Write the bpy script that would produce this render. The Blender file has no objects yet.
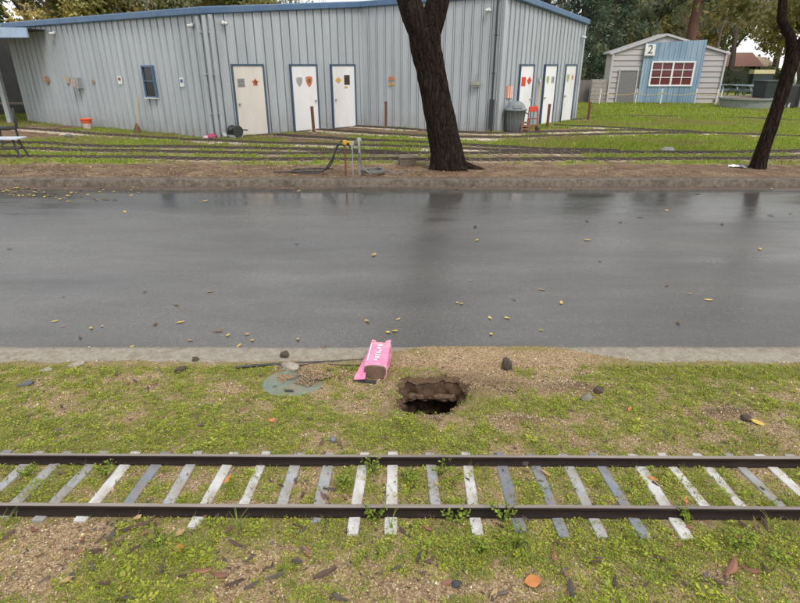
import bpy, bmesh, math, random
import numpy as np
from mathutils import Vector, Matrix, Euler, noise as mnoise
R = math.radians
random.seed(7); rng = np.random.default_rng(11)
S = bpy.context.scene
C = S.collection
# ------------------------------------------------------------------ camera
CAM_H, PITCH, FPX = 2.2, R(23.1), 555.0
cam = bpy.data.cameras.new('camera'); cam_o = bpy.data.objects.new('camera', cam); C.objects.link(cam_o)
cam_o.location = (0, 0, CAM_H); cam_o.rotation_euler = (R(90) - PITCH, 0, 0)
cam.sensor_width = 36; cam.lens = FPX / 800 * 36; cam.clip_start = .05; cam.clip_end = 2000
S.camera = cam_o
# ------------------------------------------------------------------ sky and sun (overcast)
w = bpy.data.worlds.new('World'); S.world = w; w.use_nodes = True
nt = w.node_tree; nt.nodes.clear()
SUN_EL, SUN_AZ = R(52), R(150)          # azimuth clockwise from +Y: behind the camera, to the right
sky = nt.nodes.new('ShaderNodeTexSky'); sky.sky_type = 'NISHITA'; sky.sun_disc = False
sky.sun_elevation = SUN_EL; sky.sun_rotation = SUN_AZ; sky.dust_density = 4; sky.air_density = 1.0
mixn = nt.nodes.new('ShaderNodeMix'); mixn.data_type = 'RGBA'; mixn.inputs[0].default_value = .9
cl = nt.nodes.new('ShaderNodeTexNoise'); cl.inputs['Scale'].default_value = 2.2; cl.inputs['Detail'].default_value = 5
clr = nt.nodes.new('ShaderNodeValToRGB'); clr.color_ramp.elements[0].position = .3; clr.color_ramp.elements[1].position = .72
clr.color_ramp.elements[0].color = (7.4, 7.5, 7.7, 1); clr.color_ramp.elements[1].color = (9.9, 9.95, 10.1, 1)
bg = nt.nodes.new('ShaderNodeBackground'); bg.inputs['Strength'].default_value = .1
wo = nt.nodes.new('ShaderNodeOutputWorld')
nt.links.new(cl.outputs['Fac'], clr.inputs[0]); nt.links.new(sky.outputs[0], mixn.inputs[6]); nt.links.new(clr.outputs[0], mixn.inputs[7])
nt.links.new(mixn.outputs[2], bg.inputs[0]); nt.links.new(bg.outputs[0], wo.inputs[0])
sl = bpy.data.lights.new('sun', 'SUN'); sl.energy = 1.5; sl.angle = R(20); sl.color = (1, .96, .9)
so = bpy.data.objects.new('sun', sl); C.objects.link(so)
sdir = Vector((math.sin(SUN_AZ) * math.cos(SUN_EL), math.cos(SUN_AZ) * math.cos(SUN_EL), math.sin(SUN_EL)))
so.rotation_euler = sdir.to_track_quat('Z', 'Y').to_euler()
S.view_settings.view_transform = 'Standard'; S.view_settings.look = 'None'; S.view_settings.gamma = 1
S.view_settings.exposure = 0.6; S.view_settings.use_curve_mapping = False
S.render.resolution_x, S.render.resolution_y = 1024, 772

# ------------------------------------------------------------------ survey helpers (points on the real ground)
def ray(px, py):
    u = (px - 400) / FPX; v = (301.5 - py) / FPX
    return np.array([u, math.cos(PITCH) + v * math.sin(PITCH), -math.sin(PITCH) + v * math.cos(PITCH)])
def gz(px, py, z=.15):
    r = ray(px, py); t = (z - CAM_H) / r[2]; return (t * r[0], t * r[1], z)
SL, Y0 = .095, 3.88                    # slope of the near bank and where it meets the concrete edging
def nb(px, py):                         # point on the near bank
    r = ray(px, py); t = (SL * Y0 - CAM_H) / (r[2] + SL * r[1])
    return (t * r[0], t * r[1], CAM_H + t * r[2])

# ------------------------------------------------------------------ mesh helpers
def npmesh(name, v, f, smooth=False):
    v = np.asarray(v, np.float32); f = np.asarray(f, np.int32); k = f.shape[1]
    m = bpy.data.meshes.new(name); m.vertices.add(len(v)); m.vertices.foreach_set('co', v.ravel())
    m.loops.add(f.size); m.loops.foreach_set('vertex_index', f.ravel())
    m.polygons.add(len(f)); m.polygons.foreach_set('loop_start', np.arange(0, f.size, k, dtype=np.int32))
    m.polygons.foreach_set('loop_total', np.full(len(f), k, np.int32))
    if smooth: m.polygons.foreach_set('use_smooth', np.ones(len(f), bool))
    m.update(calc_edges=True); return m
def vcol(m, name, cols):
    a = m.attributes.new(name, 'FLOAT_COLOR', 'POINT')
    c = np.ones((len(m.vertices), 4), np.float32); c[:, :3] = cols; a.data.foreach_set('color', c.ravel())
def vfl(m, name, vals):
    a = m.attributes.new(name, 'FLOAT', 'POINT'); a.data.foreach_set('value', np.asarray(vals, np.float32).ravel())
class MB:
    def __init__(s): s.v = []; s.f = []
    def add(s, v, f):
        o = len(s.v); s.v += [tuple(p) for p in v]; s.f += [tuple(i + o for i in q) for q in f]; return s
    def box(s, c, d, M=None):
        x, y, z = [q / 2 for q in d]; v = [Vector((sx * x, sy * y, sz * z)) for sz in (-1, 1) for sy in (-1, 1) for sx in (-1, 1)]
        if M is not None: v = [M @ p for p in v]
        v = [p + Vector(c) for p in v]
        return s.add(v, [(0, 2, 3, 1), (4, 5, 7, 6), (0, 1, 5, 4), (2, 6, 7, 3), (0, 4, 6, 2), (1, 3, 7, 5)])
    def bar(s, a, b, w, h=None, up=(0, 0, 1)):
        a = Vector(a); b = Vector(b); h = h or w; d = (b - a); L = d.length; d.normalize(); u = Vector(up)
        if abs(d.dot(u)) > .98: u = Vector((0, 1, 0))
        x = d.cross(u).normalized(); u = x.cross(d)
        M = Matrix((x, d, u)).transposed()
        return s.box((a + b) / 2, (w, L, h), M)
    def tube(s, pts, rad, n=8, cap=True, wob=0, seed=0):
        pts = [Vector(p) for p in pts]; rad = rad if hasattr(rad, '__len__') else [rad] * len(pts)
        o = []; v = []; pu = None
        for i, p in enumerate(pts):
            d = (pts[min(i + 1, len(pts) - 1)] - pts[max(i - 1, 0)]).normalized()
            u = pu if pu is not None else (Vector((1, 0, 0)) if abs(d.x) < .9 else Vector((0, 1, 0)))
            x = (u - d * u.dot(d)).normalized(); y = d.cross(x); pu = x
            for k in range(n):
                a = 2 * math.pi * k / n; r = rad[i]
                if wob: r *= 1 + wob * mnoise.noise(Vector((math.cos(a) * 2.3 + seed, math.sin(a) * 2.3, i * .45)))
                v.append(p + x * (r * math.cos(a)) + y * (r * math.sin(a)))
        f = [(i * n + k, i * n + (k + 1) % n, (i + 1) * n + (k + 1) % n, (i + 1) * n + k) for i in range(len(pts) - 1) for k in range(n)]
        if cap: f += [tuple(range(n))[::-1], tuple(range((len(pts) - 1) * n, len(pts) * n))]
        return s.add(v, f)
    def lathe(s, c, prof, n=20):
        c = Vector(c); v = [c + Vector((r * math.cos(2 * math.pi * k / n), r * math.sin(2 * math.pi * k / n), z)) for r, z in prof for k in range(n)]
        f = [(i * n + k, i * n + (k + 1) % n, (i + 1) * n + (k + 1) % n, (i + 1) * n + k) for i in range(len(prof) - 1) for k in range(n)]
        f += [tuple(range(n))[::-1], tuple(range((len(prof) - 1) * n, len(prof) * n))]
        return s.add(v, f)
    def mesh(s, name, smooth=False):
        m = bpy.data.meshes.new(name); m.from_pydata(s.v, [], s.f); m.update()
        if smooth: m.polygons.foreach_set('use_smooth', [True] * len(m.polygons))
        return m
    def build(s, name, mt, parent=None, smooth=False, bev=0):
        return link(name, s.mesh(name, smooth), mt, parent, bev)
def link(name, m, mt, parent=None, bev=0):
    o = bpy.data.objects.new(name, m); C.objects.link(o)
    if mt is not None and not m.materials: m.materials.append(mt)
    if parent is not None: o.parent = parent
    if bev:
        b = o.modifiers.new('bevel', 'BEVEL'); b.width = bev; b.segments = 2; b.limit_method = 'ANGLE'
    return o
def empty(name, loc=(0, 0, 0), rz=0):
    o = bpy.data.objects.new(name, None); C.objects.link(o); o.location = loc; o.rotation_euler = (0, 0, rz); o.empty_display_size = .1
    return o
def tag(o, label, cat, group=None):
    o['label'] = label; o['category'] = cat
    if group: o['group'] = group
    return o
def struct(o): o['kind'] = 'structure'; return o
def stuff(o, label=None, cat=None):
    o['kind'] = 'stuff'
    if label: o['label'] = label; o['category'] = cat
    return o
def kids(o): return [q for q in bpy.data.objects if q.parent == o]
def copy_tree(o, parent=None):
    c = o.copy(); C.objects.link(c)
    if parent is not None: c.parent = parent
    for q in kids(o): copy_tree(q, c)
    return c

# ------------------------------------------------------------------ numpy noise
def vnoise(x, y, seed=0):
    xi = np.floor(x).astype(np.int64); yi = np.floor(y).astype(np.int64); fx = x - xi; fy = y - yi
    fx = fx * fx * (3 - 2 * fx); fy = fy * fy * (3 - 2 * fy)
    def h(a, b):
        n = (a * 374761393 + b * 668265263 + seed * 1442695041) & 0x7fffffff
        n = ((n ^ (n >> 13)) * 1274126177) & 0x7fffffff
        return ((n ^ (n >> 16)) & 0xffff) / 65535.0
    return (h(xi, yi) * (1 - fx) + h(xi + 1, yi) * fx) * (1 - fy) + (h(xi, yi + 1) * (1 - fx) + h(xi + 1, yi + 1) * fx) * fy
def fbm(x, y, sc, oc=4, seed=0):
    x = np.asarray(x, float); y = np.asarray(y, float); t = 0; a = .5; s = 0
    for i in range(oc): t = t + a * vnoise(x * sc, y * sc, seed + i * 17); s += a; a *= .5; sc *= 2.03
    return t / s
def sm(a, b, x): t = np.clip((x - a) / (b - a), 0, 1); return t * t * (3 - 2 * t)

# ------------------------------------------------------------------ materials
def newmat(name):
    m = bpy.data.materials.new(name); m.use_nodes = True; return m, m.node_tree, m.node_tree.nodes['Principled BSDF']
def ramp(nt, fac, stops):
    r = nt.nodes.new('ShaderNodeValToRGB'); e = r.color_ramp.elements
    while len(e) < len(stops): e.new(.5)
    for k, (p, c) in enumerate(stops): e[k].position = p; e[k].color = (*c, 1)
    nt.links.new(fac, r.inputs[0]); return r.outputs[0]
def nz(nt, scale, detail=4, rough=.6, vec=None, dim=None):
    n = nt.nodes.new('ShaderNodeTexNoise'); n.inputs['Scale'].default_value = scale; n.inputs['Detail'].default_value = detail
    n.inputs['Roughness'].default_value = rough
    if vec is not None: nt.links.new(vec, n.inputs['Vector'])
    return n.outputs['Fac']
def objco(nt, scale=(1, 1, 1), world=False):
    if world: s = nt.nodes.new('ShaderNodeNewGeometry').outputs['Position']
    else: s = nt.nodes.new('ShaderNodeTexCoord').outputs['Object']
    mp = nt.nodes.new('ShaderNodeMapping'); mp.inputs['Scale'].default_value = scale; nt.links.new(s, mp.inputs[0]); return mp.outputs[0]
def mixc(nt, fac, a, b, mode='MIX'):
    m = nt.nodes.new('ShaderNodeMix'); m.data_type = 'RGBA'; m.blend_type = mode
    for k, q in ((0, fac), (6, a), (7, b)):
        if isinstance(q, (int, float)): m.inputs[k].default_value = q
        elif isinstance(q, tuple): m.inputs[k].default_value = (*q, 1)
        else: nt.links.new(q, m.inputs[k])
    return m.outputs[2]
def math_(nt, op, a, b=None, cl=False):
    m = nt.nodes.new('ShaderNodeMath'); m.operation = op; m.use_clamp = cl
    for k, q in ((0, a), (1, b)):
        if q is None: continue
        if isinstance(q, (int, float)): m.inputs[k].default_value = q
        else: nt.links.new(q, m.inputs[k])
    return m.outputs[0]
def bump(nt, p, h, strength, dist):
    b = nt.nodes.new('ShaderNodeBump'); b.inputs['Strength'].default_value = strength; b.inputs['Distance'].default_value = dist
    nt.links.new(h, b.inputs['Height']); nt.links.new(b.outputs[0], p.inputs['Normal']); return b
def M(name, c1, c2=None, rough=.6, scale=8, stretch=(1, 1, 1), bmp=0, bd=.01, metal=0, rnd=0, dirt=None, dirt_amt=.5, spec=.5, world=False):
    m, nt, p = newmat(name); c2 = c2 or tuple(q * .75 for q in c1)
    co = objco(nt, stretch, world); n = nz(nt, scale, 5, .65, co)
    col = ramp(nt, n, [(.3, c2), (.7, c1)])
    if dirt:
        d = nz(nt, scale * .27, 6, .7, co); f = ramp(nt, d, [(.48, (0, 0, 0)), (.7, (dirt_amt,) * 3)]); col = mixc(nt, f, col, dirt)
    if rnd:
        oi = nt.nodes.new('ShaderNodeObjectInfo'); hs = nt.nodes.new('ShaderNodeHueSaturation')
        v = math_(nt, 'ADD', math_(nt, 'MULTIPLY', oi.outputs['Random'], 2 * rnd), 1 - rnd)
        nt.links.new(v, hs.inputs['Value']); nt.links.new(col, hs.inputs['Color']); col = hs.outputs[0]
    nt.links.new(col, p.inputs['Base Color']); p.inputs['Roughness'].default_value = rough; p.inputs['Metallic'].default_value = metal
    p.inputs['Specular IOR Level'].default_value = spec
    if bmp: bump(nt, p, n, bmp, bd)
    return m
def Mvc(name, rough=.7, trans=0, rnd=0, spec=.35):       # colour from a vertex colour (per-leaf, per-grain colours)
    m, nt, p = newmat(name); a = nt.nodes.new('ShaderNodeAttribute'); a.attribute_name = 'col'; col = a.outputs['Color']
    if rnd:
        oi = nt.nodes.new('ShaderNodeObjectInfo'); hs = nt.nodes.new('ShaderNodeHueSaturation')
        nt.links.new(math_(nt, 'ADD', math_(nt, 'MULTIPLY', oi.outputs['Random'], 2 * rnd), 1 - rnd), hs.inputs['Value'])
        nt.links.new(math_(nt, 'ADD', math_(nt, 'MULTIPLY', oi.outputs['Random'], .05), .475), hs.inputs['Hue'])
        nt.links.new(col, hs.inputs['Color']); col = hs.outputs[0]
    nt.links.new(col, p.inputs['Base Color']); p.inputs['Roughness'].default_value = rough; p.inputs['Specular IOR Level'].default_value = spec
    if trans:
        t = nt.nodes.new('ShaderNodeBsdfTranslucent'); nt.links.new(col, t.inputs[0])
        mx = nt.nodes.new('ShaderNodeMixShader'); mx.inputs[0].default_value = trans
        nt.links.new(p.outputs[0], mx.inputs[1]); nt.links.new(t.outputs[0], mx.inputs[2])
        nt.links.new(mx.outputs[0], nt.nodes['Material Output'].inputs[0])
    return m

# ================================================================== THE NEAR BANK
HX, HY, _ = nb(432, 394)                # the dug hole
def veg_density(x, y):
    f = fbm(x, y, 2.1, 3, 5) * .36 + fbm(x, y, 7.5, 3, 9) * .34 + fbm(x, y, 22, 3, 10) * .30
    d = f - .5
    def g(px, py, rx, ry, a):
        nonlocal d
        cx, cy, _ = nb(px, py); d = d + a * np.exp(-((x - cx) / rx) ** 2 - ((y - cy) / ry) ** 2)
    d = d + .10
    g(500, 362, .8, .16, -.34); g(480, 378, .35, .25, -.25); g(575, 388, .35, .10, -.25); g(725, 415, .22, .08, -.3); g(520, 420, .3, .09, -.22)
    g(600, 430, .5, .12, .08); g(740, 374, .6, .08, .25); g(650, 368, .6, .05, .22); g(180, 395, .7, .12, .05); g(130, 378, .5, .07, -.08)
    g(30, 550, .25, .14, -.22); g(75, 535, .2, .12, -.15); g(20, 585, .3, .1, -.08); g(110, 590, .2, .1, .1); g(140, 560, .25, .1, .12)
    g(300, 530, .25, .08, .18); g(480, 545, .35, .09, .25); g(340, 530, .2, .08, .1); g(660, 530, .5, .05, -.12); g(720, 545, .35, .08, .18); g(620, 590, .5, .06, -.08)
    g(470, 590, .25, .05, -.15); g(250, 580, .15, .12, -.14); g(385, 575, .2, .1, -.08); g(440, 485, .12, .1, .16); g(580, 380, .6, .06, -.05)
    for px in (25, 62, 95, 130, 240, 345, 410, 440, 520, 600, 740): g(px, 487, .05, .07, .12)
    for px in (198, 270, 385): g(px, 487, .05, .08, -.14)
    return d
def hole_wob(a): return .93 / (np.abs(np.cos(a)) ** 3.2 + np.abs(np.sin(a)) ** 3.2) ** (1 / 3.2) * (1 + .09 * np.sin(a * 2 + .5) + .07 * np.sin(a * 3 + .7) + .05 * np.sin(a * 5 + 2) + .035 * np.sin(a * 11 + 1) + .03 * np.sin(a * 17) + .02 * np.sin(a * 29))
HRX, HRY = .24, .29
def hole_q(x, y): return np.hypot((x - HX) / HRX, (y - HY) / HRY) / hole_wob(np.arctan2((y - HY) / HRY, (x - HX) / HRX))
def hole_fn(x, y):
    q = hole_q(x, y); return -.035 * sm(1.22, .97, q) * (.5 + fbm(x, y, 20, 3, 72)) + .022 * np.exp(-((q - 1.35) / .2) ** 2) * sm(.3, .6, fbm(x, y, 12, 3, 3))
def bank_z(x, y, detail=True):
    x = np.asarray(x, float); y = np.asarray(y, float)
    s = Y0 - y; z = SL * s
    z = np.where(s > 3.0, SL * 3.0 + .02 * (1 - np.exp(-(s - 3.0))), z)
    e = sm(0, .25, s)
    z = z + e * (.035 * (fbm(x, y, 1.6, 3, 21) - .5) + .02 * (fbm(x, y, 6, 3, 33) - .5))
    if detail: z = z + e * .012 * (fbm(x, y, 28, 3, 41) - .5) + .006 * (fbm(x, y, 90, 2, 43) - .5)
    for px, py, rx, ry, h in ((575, 388, .3, .08, .035), (725, 414, .16, .06, .04), (520, 421, .22, .07, .03), (488, 392, .12, .14, .03), (520, 362, .5, .08, .02), (430, 414, .1, .03, .02)):
        cx, cy, _ = nb(px, py); z = z + h * np.exp(-((x - cx) / rx) ** 2 - ((y - cy) / ry) ** 2) * (.6 + .8 * fbm(x, y, 18, 3, 55))
    tr = np.exp(-((y - TRK_Y(x)) / .36) ** 6)     # bedded flat under the track
    z = z * (1 - tr * .75) + (SL * s + .007) * tr * .75
    return z
YF = nb(400, 464.5)[1]; YN = nb(400, 515.5)[1]
def TRK_Y(x): return (YF + YN) / 2 - .006 * x
ux = np.concatenate([np.linspace(-60, -6, 28), np.linspace(-5.6, -4, 17), np.arange(-3.95, 3.951, .0145), np.linspace(4, 5.6, 17), np.linspace(6, 60, 28)])
uy = np.concatenate([np.linspace(-60, -2, 25), np.linspace(-1.6, 1.2, 22), np.arange(1.25, 4.15, .0145)])
X, Yg = np.meshgrid(ux, uy); Z = bank_z(X, Yg) + hole_fn(X, Yg)
def spill(x, y):      # loose dirt lying over the concrete edging, ragged
    cover = .30 * np.exp(-((x - .75) / .85) ** 4) + .06 * np.exp(-((x + .25) / .5) ** 2) + .16 * (fbm(x, y * .6, 2.3, 4, 91) - .5) + .03
    return (y - Y0) - cover
SP = .018 + .012 * (fbm(X, Yg, 22, 3, 92) - .3) - .06 * sm(-.03, .05, spill(X, Yg)); Z = np.where(Yg > Y0 - .06, np.maximum(SP, np.where(Yg > Y0, -.06, Z)), Z)
nx, ny = len(ux), len(uy)
idx = np.arange(nx * ny).reshape(ny, nx)
fq = np.stack([idx[:-1, :-1], idx[:-1, 1:], idx[1:, 1:], idx[1:, :-1]], -1).reshape(-1, 4)
hq = hole_q(X, Yg).ravel() + .06 * (fbm(X, Yg, 30, 2, 88).ravel() - .5); fq = fq[~(hq[fq] < 1.0).all(1)]
bm_ = npmesh('ground', np.stack([X, Yg, Z], -1).reshape(-1, 3), fq, True)
vd = veg_density(X, Yg)
vfl(bm_, 'veg', sm(-.06, .16, vd))
soil = np.zeros_like(X)
for px, py, rx, ry, a in ((575, 388, .3, .09, .9), (725, 414, .18, .07, 1), (520, 421, .22, .08, .8), (490, 392, .16, .2, .5), (432, 394, .26, .28, 1)):
    cx, cy, _ = nb(px, py); soil = np.maximum(soil, a * np.exp(-((X - cx) / rx) ** 2 - ((Yg - cy) / ry) ** 2))
soil = np.maximum(soil, sm(1.3, 1.08, hole_q(X, Yg)))
vfl(bm_, 'soil', soil)
def ground_mat():
    m, nt, p = newmat('bank_soil'); co = objco(nt, (1, 1, 1), True)
    v = nt.nodes.new('ShaderNodeTexVoronoi'); v.inputs['Scale'].default_value = 120; nt.links.new(co, v.inputs['Vector'])
    sep = nt.nodes.new('ShaderNodeSeparateColor'); nt.links.new(v.outputs['Color'], sep.inputs[0])
    grain = ramp(nt, sep.outputs[0], [(0, (.12, .07, .036)), (.35, (.27, .175, .095)), (.7, (.43, .305, .175)), (1, (.58, .46, .31))])
    n = nz(nt, 9, 6, .7, co); base = ramp(nt, n, [(.3, (.11, .064, .036)), (.65, (.33, .23, .13))])
    col = mixc(nt, .6, base, grain)
    a = nt.nodes.new('ShaderNodeAttribute'); a.attribute_name = 'veg'
    s = nt.nodes.new('ShaderNodeAttribute'); s.attribute_name = 'soil'
    gcol = ramp(nt, nz(nt, 60, 3, .7, co), [(.35, (.11, .115, .022)), (.7, (.24, .235, .055))])
    col = mixc(nt, math_(nt, 'MULTIPLY', a.outputs['Fac'], .6), col, gcol)
    scol = ramp(nt, nz(nt, 45, 5, .7, co), [(.3, (.035, .021, .013)), (.7, (.15, .09, .055))])
    col = mixc(nt, math_(nt, 'MULTIPLY', s.outputs['Fac'], .85), col, scol)
    nt.links.new(col, p.inputs['Base Color']); p.inputs['Roughness'].default_value = .85; p.inputs['Specular IOR Level'].default_value = .25
    h = math_(nt, 'ADD', v.outputs['Distance'], nz(nt, 200, 3, .7, co)); bb_ = bump(nt, p, math_(nt, 'ADD', h, math_(nt, 'MULTIPLY', nz(nt, 26, 4, .7, co), 3.0)), .8, .008); return m
struct(link('ground', bm_, ground_mat()))

# ------------------------------------------------------------------ concrete edging beside the road
def conc(name, a, b, sc=30, dirt=(.12, .08, .05)):
    return M(name, a, b, .8, sc, bmp=.25, bd=.004, dirt=dirt, dirt_amt=.55, world=True, spec=.3)
CONC = conc('edging_concrete', (.29, .262, .215), (.19, .17, .135))
def strip(name, ys, zs, mt, step=.25, x0=-60, x1=60, jit=0):
    xs = np.arange(x0, x1 + .01, step); v = []; n = len(ys)
    XX = np.repeat(xs, n); YY = np.tile(ys, len(xs)).astype(float); ZZ = np.tile(zs, len(xs)).astype(float)
    if jit:
        YY += jit * (fbm(XX, YY * 3, 1.7, 3, 77) - .5); ZZ += jit * .5 * (fbm(XX, YY * 5, 2.3, 3, 78) - .5)
    i = np.arange(len(xs) * n).reshape(-1, n); f = np.stack([i[:-1, :-1], i[1:, :-1], i[1:, 1:], i[:-1, 1:]], -1).reshape(-1, 4)
    return struct(link(name, npmesh(name, np.stack([XX, YY, ZZ], -1), f, False), mt))
strip('concrete_edging', [3.80, 3.86, 4.10, 4.155, 4.17], [-.03, .006, .012, .009, -.03], CONC, .08, -60, 60, .02)

# ------------------------------------------------------------------ road
def road_mat():
    m, nt, p = newmat('wet_asphalt'); co = objco(nt, (1, 1, 1), True); st = objco(nt, (.28, 1, 1), True)
    v = nt.nodes.new('ShaderNodeTexVoronoi'); v.inputs['Scale'].default_value = 90; nt.links.new(co, v.inputs['Vector'])
    sep = nt.nodes.new('ShaderNodeSeparateColor'); nt.links.new(v.outputs['Color'], sep.inputs[0])
    agg = ramp(nt, sep.outputs[0], [(0, (.060, .058, .055)), (.6, (.078, .075, .071)), (.94, (.092, .089, .083)), (1, (.14, .132, .118))])
    big = nz(nt, .8, 5, .6, st); tone = ramp(nt, big, [(.3, (.7, .7, .71)), (.7, (1.25, 1.22, 1.18))])
    col = mixc(nt, 1, agg, tone, 'MULTIPLY')
    pos = nt.nodes.new('ShaderNodeSeparateXYZ'); g = nt.nodes.new('ShaderNodeNewGeometry'); nt.links.new(g.outputs['Position'], pos.inputs[0])
    # water gathers towards the far gutter, silt along its edge
    wet = nt.nodes.new('ShaderNodeMapRange'); wet.inputs[1].default_value = 7.6; wet.inputs[2].default_value = 10.2; nt.links.new(pos.outputs[1], wet.inputs[0])
    wn = nz(nt, 1.3, 7, .7, objco(nt, (.3, 1, 1), True)); wetf = math_(nt, 'ADD', math_(nt, 'MULTIPLY', wet.outputs[0], .55), math_(nt, 'SUBTRACT', wn, .62), True)
    wetm = math_(nt, 'MULTIPLY', wetf, 2.6, True)
    silt = nt.nodes.new('ShaderNodeMapRange'); silt.inputs[1].default_value = 10.35; silt.inputs[2].default_value = 10.9; nt.links.new(pos.outputs[1], silt.inputs[0])
    sn = nz(nt, 2.2, 5, .65, st); sf = math_(nt, 'MULTIPLY', math_(nt, 'ADD', math_(nt, 'MULTIPLY', silt.outputs[0], .8), math_(nt, 'SUBTRACT', sn, .85)), 3.0, True)
    col = mixc(nt, math_(nt, 'MULTIPLY', wetm, .4), col, (.03, .03, .031))
    col = mixc(nt, math_(nt, 'MULTIPLY', sf, .8), col, (.11, .065, .04))
    nt.links.new(col, p.inputs['Base Color'])
    r0 = ramp(nt, nz(nt, 2.0, 5, .6, st), [(.32, (.22,) * 3), (.68, (.42,) * 3)])
    rr = mixc(nt, wetm, r0, (.11, .11, .11)); rr = mixc(nt, sf, rr, (.6, .6, .6)); nt.links.new(rr, p.inputs['Roughness']); p.inputs['Specular IOR Level'].default_value = .5
    h = math_(nt, 'ADD', math_(nt, 'MULTIPLY', v.outputs['Distance'], 1.0), math_(nt, 'MULTIPLY', nz(nt, 260, 2, .6, co), .6))
    b = bump(nt, p, h, .5, .004); nt.links.new(math_(nt, 'SUBTRACT', .15, math_(nt, 'MULTIPLY', wetm, .13)), b.inputs['Strength'])
    return m
strip('road', [4.10, 5.5, 7.4, 9.3, 10.4, 11.05], [0, .012, .02, .008, -.004, -.006], road_mat(), .5, -90, 90, 0)
# kerb on the far side
KERB = M('kerb_concrete', (.175, .143, .112), (.065, .051, .039), .8, 14, bmp=.5, bd=.01, dirt=(.05, .038, .028), dirt_amt=.95, world=True, spec=.3)
strip('kerb', [10.90, 10.925, 10.945, 10.97, 11.15, 11.18], [-.03, .02, .115, .13, .138, .05], KERB, .06, -90, 90, .014)

# ================================================================== THE YARD BEHIND THE KERB
TRK = {  # miniature tracks, as lines on the ground
 'a': [(-120, 158), (30, 157), (200, 159.5), (400, 160), (520, 160), (640, 160), (800, 158.5), (950, 158)],
 'b': [(-120, 146), (30, 149.5), (100, 151.5), (200, 153), (300, 154), (420, 154), (560, 153.5), (700, 153), (800, 152), (950, 151)],
 'c': [(-120, 140), (30, 144), (100, 147), (200, 148.2), (280, 149.3), (340, 151), (400, 153)],
 'd': [(-60, 126), (30, 129.5), (100, 135), (170, 139.5), (260, 143), (340, 145.5), (420, 148), (500, 151), (560, 153)],
 'e': [(275, 135.2), (330, 139), (400, 142.5), (470, 146), (540, 149.5), (620, 152)],
 'f': [(318, 130), (365, 133.5), (420, 137), (490, 138.5), (560, 136.5), (640, 134.5), (700, 134.5)],
 'g': [(352, 126.3), (400, 129.3), (450, 132.4), (490, 134.3), (560, 132.3), (640, 131.5), (720, 134), (800, 137), (950, 140)],
 'h': [(554, 125.8), (590, 127.5), (640, 130), (700, 132.8)],
 'i': [(571, 120.5), (600, 117.5), (640, 116.5), (720, 118.2), (800, 121), (950, 127)],
}
def smooth_line(pts, step=.25):
    P = [Vector(gz(*q)) for q in pts]; out = []
    for i in range(len(P) - 1):
        p0, p1, p2, p3 = P[max(i - 1, 0)], P[i], P[i + 1], P[min(i + 2, len(P) - 1)]
        n = max(2, int((p2 - p1).length / step))
        for k in range(n):
            t = k / n
            out.append(.5 * ((2 * p1) + (p2 - p0) * t + (2 * p0 - 5 * p1 + 4 * p2 - p3) * t * t + (3 * p1 - p0 - 3 * p2 + p3) * t ** 3))
    out.append(P[-1]); return out
LINES = {k: smooth_line(v) for k, v in TRK.items()}
allp = np.array([(p.x, p.y) for k in LINES for p in LINES[k]])
def track_dist(x, y):
    out = np.full(x.shape, 9.0).ravel(); xf = x.ravel(); yf = y.ravel()
    for s in range(0, len(xf), 4000):
        dx = xf[s:s + 4000, None] - allp[None, :, 0]; dy = yf[s:s + 4000, None] - allp[None, :, 1]
        out[s:s + 4000] = np.sqrt((dx * dx + dy * dy).min(1))
    return out.reshape(x.shape)
FOOT = [(-14.41, 22.62), (-5.54, 17.49), (-1.38, 21.1), (3.22, 19.13), (7.10, 23.76)]
def lawn_density(x, y):
    td = track_dist(x, y)
    d = .36 + .9 * (fbm(x, y, .35, 3, 101) - .5) + .7 * (fbm(x, y, 1.6, 3, 103) - .5)
    d = d + .25 * sm(-6, 8, x) * sm(14, 16, y) + .25 * sm(20, 26, y)
    d = d - .75 * sm(13.0, 12.0, y) * (1 - .5 * sm(-2, -7, x) * 0)
    d = d - .6 * sm(.36, .18, td)
    d = d - .55 * np.exp(-((x + .5) / 3.2) ** 2 - ((y - 19.2) / 1.5) ** 2) - .45 * np.exp(-((x - 5.4) / 1.6) ** 2 - ((y - 19.0) / 1.0) ** 2)
    d = d - .4 * np.exp(-((x + 13) / 4) ** 2 - ((y - 20) / 1.6) ** 2) - .5 * np.exp(-((x - 1) / 1.3) ** 2 - ((y - 12.2) / .8) ** 2)
    return d
ux = np.concatenate([np.linspace(-300, -34, 20), np.linspace(-32, -17, 16), np.arange(-16.5, 21, .14), np.linspace(22, 40, 16), np.linspace(44, 300, 20)])
uy = np.concatenate([[11.08, 11.14], np.arange(11.2, 26, .12), np.arange(26.2, 40, .5), np.linspace(42, 400, 25)])
X, Yg = np.meshgrid(ux, uy)
def yard_z(x, y): return .15 - .03 * sm(11.7, 11.15, y) + .04 * (fbm(x, y, .5, 3, 61) - .5) * sm(11.2, 12.2, y) + .03 * (fbm(x, y, 2.5, 3, 62) - .5) * sm(11.15, 11.6, y)
Z = yard_z(X, Yg); nx, ny = len(ux), len(uy); idx = np.arange(nx * ny).reshape(ny, nx)
fq = np.stack([idx[:-1, :-1], idx[:-1, 1:], idx[1:, 1:], idx[1:, :-1]], -1).reshape(-1, 4)
ym = npmesh('yard_ground', np.stack([X, Yg, Z], -1).reshape(-1, 3), fq, True)
vfl(ym, 'veg', sm(.05, .35, lawn_density(X, Yg)))
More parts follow.
